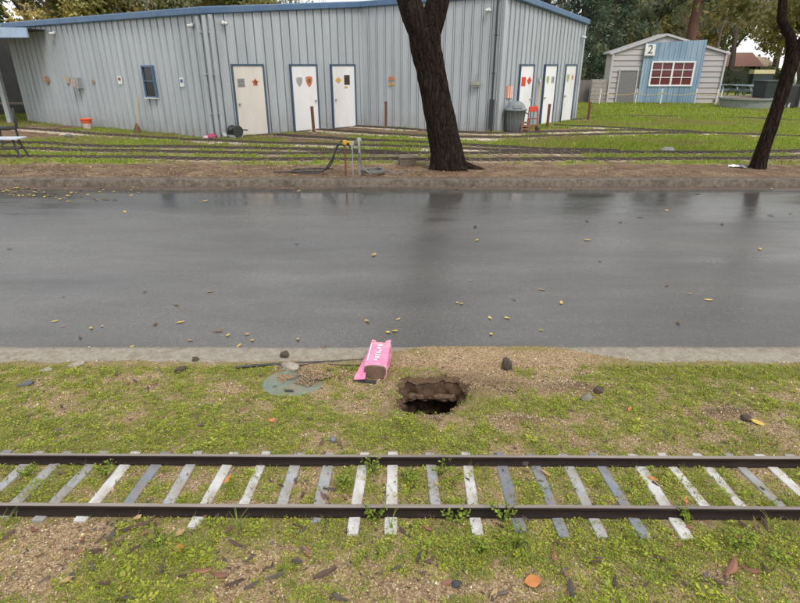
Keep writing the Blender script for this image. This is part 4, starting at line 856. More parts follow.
TL = {'round': 'bushy olive green tree', 'conifer': 'dark green conifer', 'airy': 'loose pale green tree'}
def spot(where, x, y):
    if where == FB: return where
    if where == BL: steps, names = (-32, -27, -21, -16.5, -13), ('above the open bay', 'above the wall plaques', 'above the narrow window', 'above the corner downspout', 'above the cream door', 'above the white doors')
    else: steps, names = (12, 15, 18, 21.5, 25.5, 30, 36), ('behind the end wall of the building', 'behind the board fence', 'behind the shed roof', 'behind the blue shed front', 'past the right end of the shed', 'behind the picnic tables', 'behind the tall dark bin', 'behind the black awning')
    n = sum(x > q for q in steps); return names[n] + (', in the back row' if y > 55 else '')
BL, BR_, FB = 'behind the grey metal building', 'behind the shed and hedge', 'far beyond the metal building'
def tree(kind, s, x, y, sc, where, bark=BARKG, zs=1.0):
    tm, cm = TT[(kind, s)]
    r_ = tag(empty(kind + '_tree' if kind == 'conifer' else 'leafy_tree', (x, y, .1), random.uniform(0, 6.28)), TL[kind] + ' growing ' + spot(where, x, y), 'tree', 'trees ' + where); r_.scale = (sc, sc, sc * zs)
    if not tm.materials: tm.materials.append(bark)
    if not cm.materials: cm.materials.append(LEAF)
    o = link('trunk', tm, None, r_); link('crown', cm, None, r_); return r_
BL, BR_, FB = 'behind the grey metal building', 'behind the shed and hedge', 'far beyond the metal building'
for i, (k, s, x, y, sc) in enumerate([('round', 1, -30, 40, 1.0), ('airy', 5, -26, 43, 1.1), ('round', 2, -22, 41, .95), ('round', 1, -18, 44, 1.05), ('airy', 6, -15.5, 42, 1.0), ('round', 2, -11.5, 43, .9), ('round', 1, -35, 44, 1.1), ('airy', 5, -9, 48, .8),
    ('round', 2, -27, 55, 1.3), ('round', 1, -18, 58, 1.3), ('airy', 6, -38, 52, 1.3), ('round', 2, -46, 50, 1.3)]): tree(k, s, x, y, sc, BL)
for i, (k, s, x, y, sc) in enumerate([('conifer', 3, 13.0, 44, 1.1), ('conifer', 4, 16.0, 46, 1.15), ('conifer', 3, 10.2, 43, 1.0), ('airy', 5, 19.4, 47, .95), ('round', 2, 22.5, 52, .85), ('conifer', 4, 19.0, 58, 1.2), ('airy', 6, 24.0, 46, .85), ('airy', 5, 28.5, 52, 1.05), ('round', 1, 27.0, 58, .95),
    ('round', 2, 33.5, 50, 1.0), ('airy', 6, 35, 56, 1.2), ('round', 1, 41, 55, 1.2), ('conifer', 3, 24.5, 66, 1.2), ('round', 2, 46, 50, 1.2), ('conifer', 4, 31, 70, 1.1), ('round', 1, 38, 72, 1.2), ('conifer', 3, 13.5, 66, 1.3)]): tree(k, s, x, y, sc, BR_)
for i, (k, s, x, y, sc) in enumerate([('round', 1, -4, 66, .62), ('round', 2, 4, 68, .6), ('round', 2, 52, 78, 1.4), ('round', 1, -58, 70, 1.5), ('round', 2, 62, 66, 1.4)]): tree(k, s, x, y, sc, FB)
# red trunk
r_ = tag(empty('redwood_tree', (20.8, 44, .1)), 'tall tree with straight reddish trunk rising behind the shed', 'tree'); mb = MB(); mb.tube([(0, 0, -.2), (0, 0, 2), (.1, 0, 6), (.15, 0, 14)], [.45, .36, .32, .2], 14, wob=.1); mb.build('trunk', BARKR, r_, True)
bl = [(2.2 * math.cos(k * 2.4) * (1 - k / 60), 2.2 * math.sin(k * 2.4) * (1 - k / 60), 5.6 + k * .22, .8) for k in range(42)]; cmr = crown_mesh('crown', bl, 200, .4, [(.04, .06, .025), (.06, .075, .03)], 77, .3, .5, .2); link('crown', cmr, LEAF, r_)
# hedge
hb = []; r0 = random.Random(5)
hg = tag(empty('hedge', (29.0, 48.5, .1)), 'clipped green hedge behind the picnic tables', 'hedge')
for k in range(80): hb.append((r0.uniform(-9, 14), r0.uniform(-.5, .5), r0.uniform(.4, 1.75), r0.uniform(.45, .65)))
link('foliage', crown_mesh('foliage', hb, 420, .17, [(.045, .07, .025), (.06, .085, .03), (.035, .055, .02)], 31, .6, 0, .5), LEAF, hg)
mb = MB(); mb.box((2.5, 0, .9), (23, .7, 1.5)); mb.build('inner_twigs', M('hedge_twigs', (.03, .035, .018), None, .95), hg)
# the thick trunk beside the road
def big_tree(name, label, path, rad, limbs, crown, seed, flare=None, leaf=.10, pal=None, per=900):
    b = Vector(path[0]); r_ = tag(empty(name, tuple(b)), label, 'tree'); tk = MB(); P = [Vector(p) - b for p in path]
    Q = []; RR = []
    for i in range(len(P) - 1):
        n = 16
        for k in range(n): t = k / n; Q.append(P[i].lerp(P[i + 1], t)); RR.append(rad[i] + (rad[i + 1] - rad[i]) * t)
    Q.append(P[-1]); RR.append(rad[-1])
    for _ in range(2): Q = [Q[0]] + [(Q[i - 1] + Q[i] * 2 + Q[i + 1]) / 4 for i in range(1, len(Q) - 1)] + [Q[-1]]
    # bark relief as real geometry: ridges running up the trunk
    n = 72; v = []
    for i, p in enumerate(Q):
        d = (Q[min(i + 1, len(Q) - 1)] - Q[max(i - 1, 0)]).normalized(); x = (Vector((1, 0, 0)) - d * d.x).normalized(); y = d.cross(x)
        for k in range(n):
            a = 2 * math.pi * k / n; rr = RR[i] * (1 + .07 * mnoise.noise(Vector((math.cos(a) * 4 + seed, math.sin(a) * 4, p.z * 1.0))) + .10 * mnoise.noise(Vector((math.cos(a) * 10 + seed, math.sin(a) * 10, p.z * 2.6))) + .05 * mnoise.noise(Vector((math.cos(a) * 24 + seed, math.sin(a) * 24, p.z * 6))))
            if flare: rr += flare * math.exp(-p.z / .16) * (.55 + .6 * math.sin(a * 5 + seed) * math.sin(a * 2 + 1))
            v.append(p + x * rr * math.cos(a) + y * rr * math.sin(a))
    f = [(i * n + k, i * n + (k + 1) % n, (i + 1) * n + (k + 1) % n, (i + 1) * n + k) for i in range(len(Q) - 1) for k in range(n)]; tk.add(v, f); tk.build('trunk', BARK, r_, True)
    for L in limbs:
        mb = MB(); pts = [Vector(q[:3]) - b for q in L]; mb.tube(pts, [q[3] for q in L], 16, wob=.2, seed=seed); mb.build('limb', BARK, r_, True)
    bl = [(c[0] - b.x, c[1] - b.y, c[2] - b.z, c[3]) for c in crown]; link('crown', crown_mesh('crown', bl, per, leaf, pal or [(.08, .09, .025), (.09, .11, .03), (.055, .075, .02)], seed, .5, .4, .2), LEAF, r_); return r_
rr = random.Random(9)
cr = [(.2 + rr.uniform(-3.6, 3.2), 12.4 + rr.uniform(-2.0, 3.4), rr.uniform(6.6, 9.8), rr.uniform(.7, 1.1)) for k in range(26)]
big_tree('street_tree', 'thick dark-barked forked tree growing between kerb and lawn', [(1.04, 12.15, .05), (1.0, 12.15, .5), (.71, 12.15, 1.72), (.52, 12.15, 2.5), (.48, 12.15, 2.85)], [.36, .335, .28, .30, .31],
    [[(.5, 12.15, 2.55, .25), (.27, 12.13, 3.1, .235), (.0, 12.1, 3.8, .21), (-.6, 12.2, 5.2, .16), (-1.6, 12.5, 7.4, .08)], [(.5, 12.17, 2.55, .25), (.68, 12.2, 3.1, .23), (.9, 12.25, 3.9, .2), (1.5, 12.6, 5.4, .14), (2.2, 13.2, 7.6, .07)], [(.9, 12.25, 3.9, .14), (.5, 12.8, 5.6, .1), (.3, 13.2, 8.0, .05)]],
    cr, 4, .16, .16, None, 260)
# surface roots of the thick tree
tr_ = [o for o in bpy.data.objects if o.name == 'street_tree'][0]
for a, L in ((-.15, .75), (-.75, .4), (3.6, .35)):
    mb = MB(); pts = [(math.cos(a) * (.2 + L * t), math.sin(a) * (.2 + L * t) + .06 * math.sin(5 * t + a), .17 * (1 - t) ** 1.5 - .0 + .035) for t in (0, .25, .5, .75, 1)]; mb.tube(pts, [.13, .1, .075, .055, .02], 10, wob=.3, seed=a); mb.build('root', BARK, tr_, True)
cr = [(8.2 + rr.uniform(-1.4, 2.4), 12.2 + rr.uniform(-1.2, 1.6), rr.uniform(3.5, 6.0), rr.uniform(.4, .8)) for k in range(22)] + [(8.5, 12.5, 3.05, .28), (8.6, 12.3, 3.1, .3), (6.9, 12.5, 3.3, .3), (7.6, 12.6, 3.35, .3), (6.7, 12.5, 3.4, .3), (7.2, 12.8, 3.2, .25), (6.3, 12.3, 3.55, .3), (8.1, 12.5, 3.35, .3)] + [(rr.uniform(6.7, 8.6), rr.uniform(12.6, 13.6), rr.uniform(3.05, 3.5), .42) for k in range(11)]
big_tree('street_tree', 'slender dark leaning tree growing near the kerb, paper at its foot', [(7.71, 12.15, .05), (7.73, 12.15, .5), (7.82, 12.15, 1.43), (7.87, 12.15, 2.2), (7.85, 12.15, 2.45)], [.15, .135, .12, .13, .13],
    [[(7.87, 12.15, 2.25, .11), (7.74, 12.15, 2.69, .10), (7.46, 12.15, 3.02, .09), (7.40, 12.17, 3.4, .08), (7.1, 12.3, 4.6, .05)], [(7.87, 12.15, 2.2, .12), (8.0, 12.15, 2.65, .11), (8.2, 12.15, 3.1, .10), (8.6, 12.2, 4.3, .06)]],
    cr, 12, .10, .12, [(.17, .16, .045), (.13, .14, .035), (.22, .16, .05)], 560)

# ================================================================== THE NEAR TRACK
TIEM = {c: M('tie_' + c, a, b, .7, 26, (1, .45, 1), bmp=.4, bd=.004, dirt=(.22, .155, .09), dirt_amt=.9, rnd=.08, spec=.35) for c, a, b in (('white', (.54, .535, .525), (.40, .395, .385)), ('grey', (.34, .345, .35), (.23, .235, .24)), ('blue', (.20, .22, .25), (.13, .145, .17)), ('dark', (.13, .14, .155), (.09, .095, .11)))}
track = tag(empty('railway_track', (0, float(TRK_Y(0)), SL * (Y0 - float(TRK_Y(0))))), 'narrow-gauge railway track with brown rails and pale sleepers on the grassy bank', 'railway track')
track.rotation_euler = Euler((-math.atan(SL), 0, -.006), 'XYZ')
TO = Vector(track.location); RM = track.rotation_euler.to_matrix(); RMi = RM.inverted()
def tl(p): return RMi @ (Vector(p) - TO)
lf = tl(nb(400, 464.5)).y; ln = tl(nb(400, 515.5)).y
print('gauge', lf - ln)
def rail_mat():
    m, nt, p = newmat('rail_steel'); co = objco(nt, (.25, 1, 1)); n = nz(nt, 30, 6, .7, co)
    side = ramp(nt, n, [(.3, (.008, .0055, .0045)), (.62, (.02, .012, .009)), (.8, (.05, .024, .014))]); topc = ramp(nt, nz(nt, 40, 5, .7, objco(nt, (.05, 1, 1))), [(.3, (.17, .14, .12)), (.7, (.27, .235, .21))])
    g = nt.nodes.new('ShaderNodeTexCoord'); s = nt.nodes.new('ShaderNodeSeparateXYZ'); nt.links.new(g.outputs['Object'], s.inputs[0])
    f = math_(nt, 'MULTIPLY', math_(nt, 'SUBTRACT', s.outputs[2], .0545), 400, True)
    nt.links.new(mixc(nt, f, side, topc), p.inputs['Base Color']); p.inputs['Metallic'].default_value = 0
    nt.links.new(mixc(nt, f, (.85, .85, .85), (.4, .4, .4)), p.inputs['Roughness']); p.inputs['Specular IOR Level'].default_value = .3; bump(nt, p, n, .25, .003); return m
RAIL = rail_mat()
RP = [(-.030, .010), (-.030, .014), (-.007, .021), (-.005, .038), (-.0140, .043), (-.0145, .053), (-.0095, .0575), (.0095, .0575), (.0145, .053), (.014, .043), (.005, .038), (.007, .021), (.030, .014), (.030, .010)]
for yy in (lf, ln):
    v = []; xs = np.concatenate([np.linspace(-45, -4.5, 40), np.linspace(-4, 4, 161), np.linspace(4.5, 45, 40)]); n = len(RP)
    for x in xs:
        wv = .004 * mnoise.noise(Vector((x * .8, yy, 0)))
        for a, z in RP: v.append((x, yy + a + wv, z + .002 * mnoise.noise(Vector((x * .6, yy * 3, 2)))))
    mb = MB(); mb.add(v, [(i * n + k, (i + 1) * n + k, (i + 1) * n + (k + 1) % n, i * n + (k + 1) % n) for i in range(len(xs) - 1) for k in range(n)]); mb.build('rail', RAIL, track)
TIES = [(5, 'grey', 528), (36, 'grey', 521), (73, 'grey', 524), (110, 'white', 524), (143, 'blue', 512), (180, 'grey', 512), (217, 'white', 530), (253, 'white', 514), (289, 'grey', 513), (324, 'grey', 524), (360, 'white', 536), (392, 'white', 536), (433, 'grey', 512), (470, 'white', 536), (507, 'blue', 532), (543, 'blue', 538), (577, 'grey', 538), (612, 'blue', 539), (651, 'white', 539), (686, 'white', 514), (722, 'white', 512), (758, 'grey', 513), (790, 'white', 513)]
tie_meshes = []
for k in range(4):
    bm = bmesh.new(); bmesh.ops.create_cube(bm, size=1); bmesh.ops.subdivide_edges(bm, edges=[e for e in bm.edges if abs(e.verts[0].co.y - e.verts[1].co.y) > .5], cuts=7)
    bmesh.ops.bevel(bm, geom=[e for e in bm.edges if len(e.link_faces) == 2 and e.calc_face_angle() > .5], offset=.06, segments=1, affect='EDGES')
    for v in bm.verts: v.co.x *= .058 * (1 + .14 * mnoise.noise(Vector((k * 7, v.co.y * 6, v.co.x)))); v.co.z *= .05
    me = bpy.data.meshes.new('tie'); bm.to_mesh(me); bm.free(); tie_meshes.append(me)
xt = [(tl(nb(px, 485)).x, c, tl(nb(400, yb)).y) for px, c, yb in TIES]
left = xt[0][0]; right = xt[-1][0]
for k in range(1, 22): xt.append((left - .181 * k + random.uniform(-.01, .01), random.choice(['white', 'grey', 'grey', 'blue']), ln - random.uniform(.02, .12)))
for k in range(1, 22): xt.append((right + .178 * k + random.uniform(-.01, .01), random.choice(['white', 'white', 'grey', 'blue']), ln - random.uniform(.02, .12)))
for k, (x, c, yb) in enumerate(xt):
    ytop = lf + .108 + random.uniform(-.01, .008); o = bpy.data.objects.new('tie', tie_meshes[k % 4].copy() if k < 0 else tie_meshes[k % 4]); C.objects.link(o); o.parent = track
    o.location = (x, (ytop + yb) / 2, -.012 + random.uniform(-.002, .002)); o.scale = (random.uniform(.88, 1.12), ytop - yb, 1); o.rotation_euler = (0, random.uniform(-.04, .04), random.uniform(-.035, .035))
    if not tie_meshes[k % 4].materials: tie_meshes[k % 4].materials.append(TIEM['grey'])
    o.material_slots[0].link = 'OBJECT'; o.material_slots[0].material = TIEM[c]
# ================================================================== THINGS ON THE BANK
def bz(x, y): return float(bank_z(np.array([x]), np.array([y]))[0])
def on_bank(px, py): x, y, _ = nb(px, py); return (x, y, bz(x, y))
# valve cover
x, y, z = on_bank(293, 383); vc = tag(empty('valve_cover', (x, y, z + .002)), 'round pale green plastic valve cover half buried beside the edging', 'cover'); vc.rotation_euler = (-.11, .02, 0)
GCV = M('pale_green_plastic', (.165, .205, .16), (.115, .145, .115), .65, 18, dirt=(.22, .17, .11), dirt_amt=.95)
mb = MB(); mb.lathe((0, 0, 0), [(.225, -.06), (.225, .0), (.215, .008), (.195, .008), (.19, .003), (.01, .005)], 40); mb.build('lid', GCV, vc)
mb = MB(); mb.box((.0, -.15, .012), (.06, .02, .008)); mb.build('finger_slot', DKMET, vc)
x, y, z = on_bank(312, 379)
def grains(n, rx, ry, h, seed, smax=.006):
    r = np.random.default_rng(seed); a = r.uniform(0, 6.28, n); q = np.sqrt(r.uniform(0, 1, n)) * (1 + .35 * np.sin(a * 3 + 1) + .15 * np.sin(a * 7)); X_ = rx * q * np.cos(a); Y_ = ry * q * np.sin(a); Z_ = h * np.clip(1 - q * q, 0, 1) * r.uniform(.6, 1, n)
    s_ = r.uniform(.4, 1, n) * smax; base = np.array([[1, 0, 0], [-.3, .9, 0], [-.5, -.8, 0], [.1, 0, .8], [0.05, .05, -.8]]); qv = base[None] * (s_[:, None, None] * r.uniform(.6, 1.4, (n, 5, 1))); th = r.uniform(0, 6.28, n); ct, st = np.cos(th)[:, None], np.sin(th)[:, None]
    v = np.stack([qv[..., 0] * ct - qv[..., 1] * st, qv[..., 0] * st + qv[..., 1] * ct, qv[..., 2]], -1) + np.stack([X_, Y_, Z_], -1)[:, None]
    f = np.arange(n)[:, None, None] * 5 + np.array([[0, 1, 3], [1, 2, 3], [2, 0, 3], [1, 0, 4], [2, 1, 4], [0, 2, 4]])[None]; m = npmesh('dirt_pile', v.reshape(-1, 3), f.reshape(-1, 3))
    pal = np.array([(.42, .30, .18), (.34, .22, .13), (.50, .40, .27), (.22, .14, .085), (.15, .095, .06)]); vcol(m, 'col', np.repeat(pal[r.integers(0, 5, n)] * r.uniform(.7, 1.1, (n, 1)), 5, 0)); return m
GRIT = Mvc('grit_stone', .8, 0, 0, .3)
hp = link('dirt_pile', grains(2200, .125, .105, .022, 3), GRIT); hp.location = (x, y, z + .024); stuff(hp, 'loose tan dirt heaped on the valve cover', 'dirt')
hp = link('dirt_pile', grains(1300, .06, .05, .012, 13, .005), GRIT); hp.location = (x - .20, y + .0, z + .012); stuff(hp, 'tan dirt spilled over the left rim of the valve cover', 'dirt')
hp = link('dirt_pile', grains(900, .17, .16, .004, 14, .003), GRIT); hp.location = (x - .09, y - .02, z + .016); stuff(hp, 'thin scatter of grit across the valve cover', 'dirt')
hp = link('dirt_pile', grains(2600, .17, .045, .022, 5, .005), GRIT); hp.location = (HX + .02, HY - .33, bz(HX, HY - .33) + .001); stuff(hp, 'brown crumbs of soil along the near lip of the hole', 'dirt')
hp = link('dirt_pile', grains(4200, .22, .17, .016, 6, .005), GRIT); hp.location = (HX + .44, HY + .10, bz(HX + .44, HY + .10) + .001); stuff(hp, 'brown crumbs of soil spread beside the hole', 'dirt')
# stones
STN = M('pale_stone', (.36, .32, .26), (.19, .165, .13), .8, 22, bmp=.6, bd=.01); DST = M('brown_clod', (.09, .065, .05), (.045, .032, .025), .9, 25, bmp=.8, bd=.01)
for px, py, r_, sc, mt, sd, lab in ((290, 369, .062, (1.35, .8, .5), STN, 1.2, 'flat pale stone tilted on the edge of the valve cover'), (285, 358.5, .036, (1, 1, 1), DST, 2.5, 'dark round cone lying above the pale stone'), (196, 361.5, .026, (1, 1, .9), DST, 3.1, 'dark round cone alone on the concrete edging'),
    (507, 369, .05, (.8, .8, 1.25), DST, 4.4, 'upright dark clod on the bare tan dirt'), (587, 398.5, .036, (1.4, .9, .6), M('grey_clod', (.22, .2, .17), (.12, .11, .09), .85, 20), 5.2, 'flat grey stone on the reddish soil mound'), (26, 385, .035, (1.5, .8, .5), M('slate', (.1, .11, .12), None, .7), 6.1, 'flat dark slate chip in the grass near the edging'),
    (75, 366, .045, (1.6, .9, .4), STN, 7.7, 'flat pale stone at the edging, broken in front'), (46, 371, .03, (1.4, .9, .5), STN, 8.2, 'small pale stone sunk in weeds near the edging'), (181, 371, .03, (1.5, .8, .8), DST, 9.9, 'dark clod at the foot of the concrete edging'), (525, 466, .02, (1, 1, .8), DST, 1.1, 'dark pebble beside the far rail'),
    (598, 393, .03, (1, 1, .9), DST, 2.1, 'dark round clod beside the flat grey stone'), (333, 441, .022, (1, 1, .8), M('blue_grey_pebble', (.16, .17, .19), None, .7), 3.9, 'blue-grey pebble in the weeds behind the far rail'), (456, 585, .016, (1.3, 1.1, .7), M('black_pebble', (.04, .042, .05), None, .6), 6.6, 'black pebble in the weeds in front of the track'), (745, 421, .03, (1, 1, .9), DST, 8.8, 'dark clod on the edge of the small soil mound')):
    x, y, z = on_bank(px, py); o = blob('stone', r_, sc, mt, None, sd, 3, .35, (x, y, max(z, .0) + r_ * sc[2] * .55)); o.rotation_euler = (random.uniform(-.2, .2), random.uniform(-.3, .1), random.uniform(0, 1) if px != 290 else -.5); tag(o, lab, 'stone')
# black pipe lying along the edging
def lie(pts, h=.012): return [(nb(*p)[0], nb(*p)[1], bz(nb(*p)[0], nb(*p)[1]) + h) for p in pts]
o = hose('poly_pipe', lie([(236, 369.5), (255, 367.5), (280, 366), (310, 364.5), (340, 363.5), (372, 361.5)], .018), .011, 'black plastic pipe lying along the edging behind the valve cover')
o = hose('poly_pipe', lie([(245, 366), (270, 366.4), (300, 367), (318, 365), (335, 366.5), (362, 367)], .014), .007, 'thin dark stick beside the black plastic pipe', M('wet_stick', (.05, .035, .028), None, .7)); o.name = 'stick'; o['category'] = 'stick'
# pink carton
x, y, z = on_bank(378, 370); px_ = tag(empty('pink_carton', (x, y, z + .005), R(-6)), 'torn pink cardboard carton with white print lying open beside the hole', 'carton')
PINK = M('pink_card', (.74, .26, .42), (.58, .15, .29), .5, 16, dirt=(.50, .36, .34), dirt_amt=.75); KRAFT = M('brown_card', (.19, .115, .08), (.10, .06, .042), .8, 20); PRW = M('white_print', (.76, .66, .70), (.72, .45, .55), .5, 14)
W, D_, Hh = .165, .37, .095
def sheet(name, pts, mt, parent=px_, th=.004, n=14, amp=.008, seed=0):   # a bent cardboard sheet through four corners
    a, b, c, d = [Vector(p) for p in pts]; v = []
    nn = (b - a).cross(d - a).normalized()
    for j in range(n + 1):
        for i in range(n + 1):
            s, t = i / n, j / n; p = a * (1 - s) * (1 - t) + b * s * (1 - t) + c * s * t + d * (1 - s) * t
            v.append(p + nn * amp * mnoise.noise(p * 22 + Vector((seed, 0, 0))) * 1.5)
    mb = MB(); mb.add(v, [(j * (n + 1) + i, j * (n + 1) + i + 1, (j + 1) * (n + 1) + i + 1, (j + 1) * (n + 1) + i) for j in range(n) for i in range(n)]); o = mb.build(name, mt, parent)
    q = o.modifiers.new('thick', 'SOLIDIFY'); q.thickness = th; q.offset = -1; return o
h0, h1 = Hh, Hh + .045     # rises a little towards the back
top = sheet('top_panel', [(-W / 2, -D_ / 2 + .05, h0), (W / 2, -D_ / 2 + .05, h0), (W / 2 * .95, D_ / 2, h1), (-W / 2 * .95, D_ / 2, h1)], PINK, seed=1)
sheet('side_panel', [(-W / 2, -D_ / 2, .0), (-W / 2, -D_ / 2 + .05, h0), (-W / 2 * .95, D_ / 2, h1), (-W / 2, D_ / 2, .02)], PINK, seed=2); sheet('side_panel', [(W / 2, -D_ / 2 + .05, h0), (W / 2, -D_ / 2, .0), (W / 2, D_ / 2, .02), (W / 2 * .95, D_ / 2, h1)], PINK, seed=3)
sheet('bottom_panel', [(-W / 2, -D_ / 2, .006), (W / 2, -D_ / 2, .006), (W / 2, D_ / 2, .02), (-W / 2, D_ / 2, .02)], KRAFT, seed=4)
# brown arched end
mb = MB(); n_ = 12; prof = [(W / 2 * .98, 0)] + [(W / 2 * .98 * math.cos(math.pi * k / n_), .082 + .034 * math.sin(math.pi * k / n_) ** .6) for k in range(n_ + 1)] + [(-W / 2 * .98, 0)]
v = [(xx, -D_ / 2 + .045 + zz * .0 - (.0 if q else .022) , zz) for q in (0, 1) for xx, zz in prof]; m_ = len(prof); mb.add(v, [tuple(range(m_)), tuple(range(m_, 2 * m_))[::-1]] + [(k, m_ + k, m_ + (k + 1) % m_, (k + 1) % m_) for k in range(m_)]); mb.build('end_panel', KRAFT, px_)
# flaps at the back, ragged
sheet('flap', [(-W / 2 * .95, D_ / 2, h1), (-W / 2 * .5, D_ / 2, h1 + .003), (-W / 2 * .5, D_ / 2 + .018, h1 + .004), (-W / 2 * .9, D_ / 2 + .022, h1 + .012)], PINK, amp=.01, seed=7); sheet('flap', [(W / 2 * .4, D_ / 2, h1), (W / 2 * .95, D_ / 2, h1 + .003), (W / 2 * .98, D_ / 2 + .014, h1 + .022), (W / 2 * .45, D_ / 2 + .02, h1 + .004)], PINK, amp=.01, seed=9); sheet('flap', [(-W / 2 * .5, D_ / 2, h1 - .002), (W / 2 * .4, D_ / 2, h1 - .002), (W / 2 * .3, D_ / 2 + .05, h1 - .03), (-W / 2 * .4, D_ / 2 + .05, h1 - .03)], KRAFT, amp=.008, seed=8)
# side flap lying out to the left, dark at its end
sf = sheet('side_flap', [(-W / 2 - .07, -D_ / 2 - .05, .035), (-W / 2 + .02, -D_ / 2 - .05, .05), (-W / 2 - .002, .1, .085), (-W / 2 - .035, .1, .05)], PINK, amp=.006, seed=12); mb = MB(); mb.box((-W / 2 + .015, -D_ / 2 - .045, .014), (.17, .035, .03)); mb.build('end_edge', DKMET, px_)
def print_on(u0, u1, v0, v1, nm='print'):
    def P(u, vv): t = (vv + .5); yy = -D_ / 2 + .05 + (D_ - .05) * t; hh = h0 + (h1 - h0) * t; return (u * W, yy, hh + .0055)
    sheet(nm, [P(u0, v0), P(u1, v0), P(u1, v1), P(u0, v1)], PRW, px_, .001, 6, .004, 1)
for k, (a, b, c_, d_) in enumerate(((-.09, .13, .30, .40), (-.12, .05, .20, .27), (.0, .14, .12, .18), (-.10, .12, .03, .10), (-.13, .13, -.07, .0), (-.10, .10, -.17, -.10), (-.14, .02, -.28, -.20), (-.45, -.40, -.3, .4))): print_on(a, b, c_, d_)
# the dug cavity, undercut below its far shelf
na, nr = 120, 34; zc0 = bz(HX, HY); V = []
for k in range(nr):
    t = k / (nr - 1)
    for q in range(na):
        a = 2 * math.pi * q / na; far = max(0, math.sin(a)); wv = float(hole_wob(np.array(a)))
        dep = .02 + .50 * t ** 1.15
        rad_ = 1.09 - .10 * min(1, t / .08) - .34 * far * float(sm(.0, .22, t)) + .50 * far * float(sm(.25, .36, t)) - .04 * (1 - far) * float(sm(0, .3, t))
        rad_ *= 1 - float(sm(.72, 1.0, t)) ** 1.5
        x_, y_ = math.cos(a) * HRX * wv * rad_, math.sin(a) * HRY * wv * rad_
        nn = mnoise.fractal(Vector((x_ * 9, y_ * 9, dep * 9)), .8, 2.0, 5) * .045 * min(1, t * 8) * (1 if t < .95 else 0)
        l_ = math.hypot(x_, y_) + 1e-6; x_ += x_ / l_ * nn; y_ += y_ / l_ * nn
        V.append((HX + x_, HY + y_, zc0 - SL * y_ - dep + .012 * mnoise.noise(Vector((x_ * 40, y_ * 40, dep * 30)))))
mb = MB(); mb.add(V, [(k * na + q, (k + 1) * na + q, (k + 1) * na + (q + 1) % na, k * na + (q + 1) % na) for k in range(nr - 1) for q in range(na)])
struct(mb.build('dug_hole', M('shaded_damp_soil', (.105, .064, .038), (.03, .018, .011), .95, 16, bmp=1, bd=.02, dirt=(.025, .015, .01), dirt_amt=.8, spec=.2), None, True))  # damp soil colour, darkened further to paint in the shade of the recess
# exposed pipe in the hole
mb = MB(); ph = bz(HX, HY); pts = [(HX - .25, HY + .19, ph - .16), (HX - .17, HY + .19, ph - .14), (HX - .1, HY + .18, ph - .132), (HX - .03, HY + .18, ph - .135), (HX + .04, HY + .175, ph - .132), (HX + .11, HY + .175, ph - .138), (HX + .17, HY + .18, ph - .14), (HX + .25, HY + .2, ph - .16)]
pts = [Vector(pts[min(k // 4, 7)]).lerp(Vector(pts[min(k // 4 + 1, 7)]), (k % 4) / 4) for k in range(29)]; mb.tube(pts, [.024 + .010 * mnoise.noise(Vector((k * .7, 3, 0))) for k in range(29)], 22, wob=.75); tag(mb.build('buried_pipe', M('muddy_pipe', (.15, .098, .06), (.055, .034, .02), .9, 30, bmp=.8, bd=.01), None, True), 'mud-covered pipe exposed across the dug hole', 'pipe')

# ------------------------------------------------------------------ fallen leaves on the road
def leaf_mesh(name, L, wd, curl, seed):
    r = random.Random(seed); n = 7; v = []; f = []
    for i in range(n):
        t = i / (n - 1); w_ = wd * math.sin(math.pi * min(.98, t * .92 + .05)) ** .8 * (1 + .12 * r.uniform(-1, 1)); zc = curl * (4 * (t - .5) ** 2) + .002
        for k in (-1, 0, 1): v.append(((t - .5) * L, k * w_ / 2 + .03 * L * math.sin(t * 3), zc + abs(k) * curl * .5))
    for i in range(n - 1):
        for k in range(2): f.append((i * 3 + k, (i + 1) * 3 + k, (i + 1) * 3 + k + 1, i * 3 + k + 1))
    # stalk
    o = len(v); v += [(-.5 * L, -.002, curl + .002), (-.5 * L, .002, curl + .002), (-.66 * L, .003, curl * .6), (-.66 * L, 0, curl * .6)]; f.append((o, o + 1, o + 2, o + 3))
    mb = MB(); mb.add(v, f); return mb.mesh(name, True)
LM = [leaf_mesh('fallen_leaf', .062, .027, .003, 1), leaf_mesh('fallen_leaf', .05, .032, .005, 2), leaf_mesh('fallen_leaf', .075, .028, .002, 3), leaf_mesh('fallen_leaf', .042, .024, .004, 4), leaf_mesh('fallen_leaf', .035, .03, .003, 5)]
LMAT = {'yellow': M('yellow_leaf', (.55, .40, .06), (.42, .28, .05), .55, 40, rnd=.2), 'tan': M('tan_leaf', (.42, .29, .13), (.3, .19, .08), .6, 40, rnd=.2), 'brown': M('brown_leaf', (.16, .085, .05), (.09, .05, .03), .6, 40, rnd=.25), 'dark': M('dark_leaf', (.04, .03, .025), None, .6, 40), 'orange': M('orange_leaf', (.50, .20, .05), (.38, .13, .03), .5, 30), 'purple': M('purplish_leaf', (.09, .06, .055), (.045, .03, .027), .55, 40, rnd=.25)}
def lay(me, mt, x, y, z, sc, label, group, name='fallen_leaf', tilt=.12, rz=None, cat='leaf'):
    o = bpy.data.objects.new(name, me); C.objects.link(o); o.location = (x, y, z); o.scale = (sc,) * 3; o.rotation_euler = (random.uniform(-tilt, tilt), random.uniform(-tilt, tilt), random.uniform(0, 6.28) if rz is None else rz)
    if not me.materials: me.materials.append(LMAT['brown'])
    o.material_slots[0].link = 'OBJECT'; o.material_slots[0].material = LMAT[mt] if isinstance(mt, str) else mt
    return tag(o, label, cat, group)
def road_z(y): return float(np.interp(y, [4.10, 5.5, 7.4, 9.3, 10.4, 11.05], [0, .012, .02, .008, -.004, -.006]))
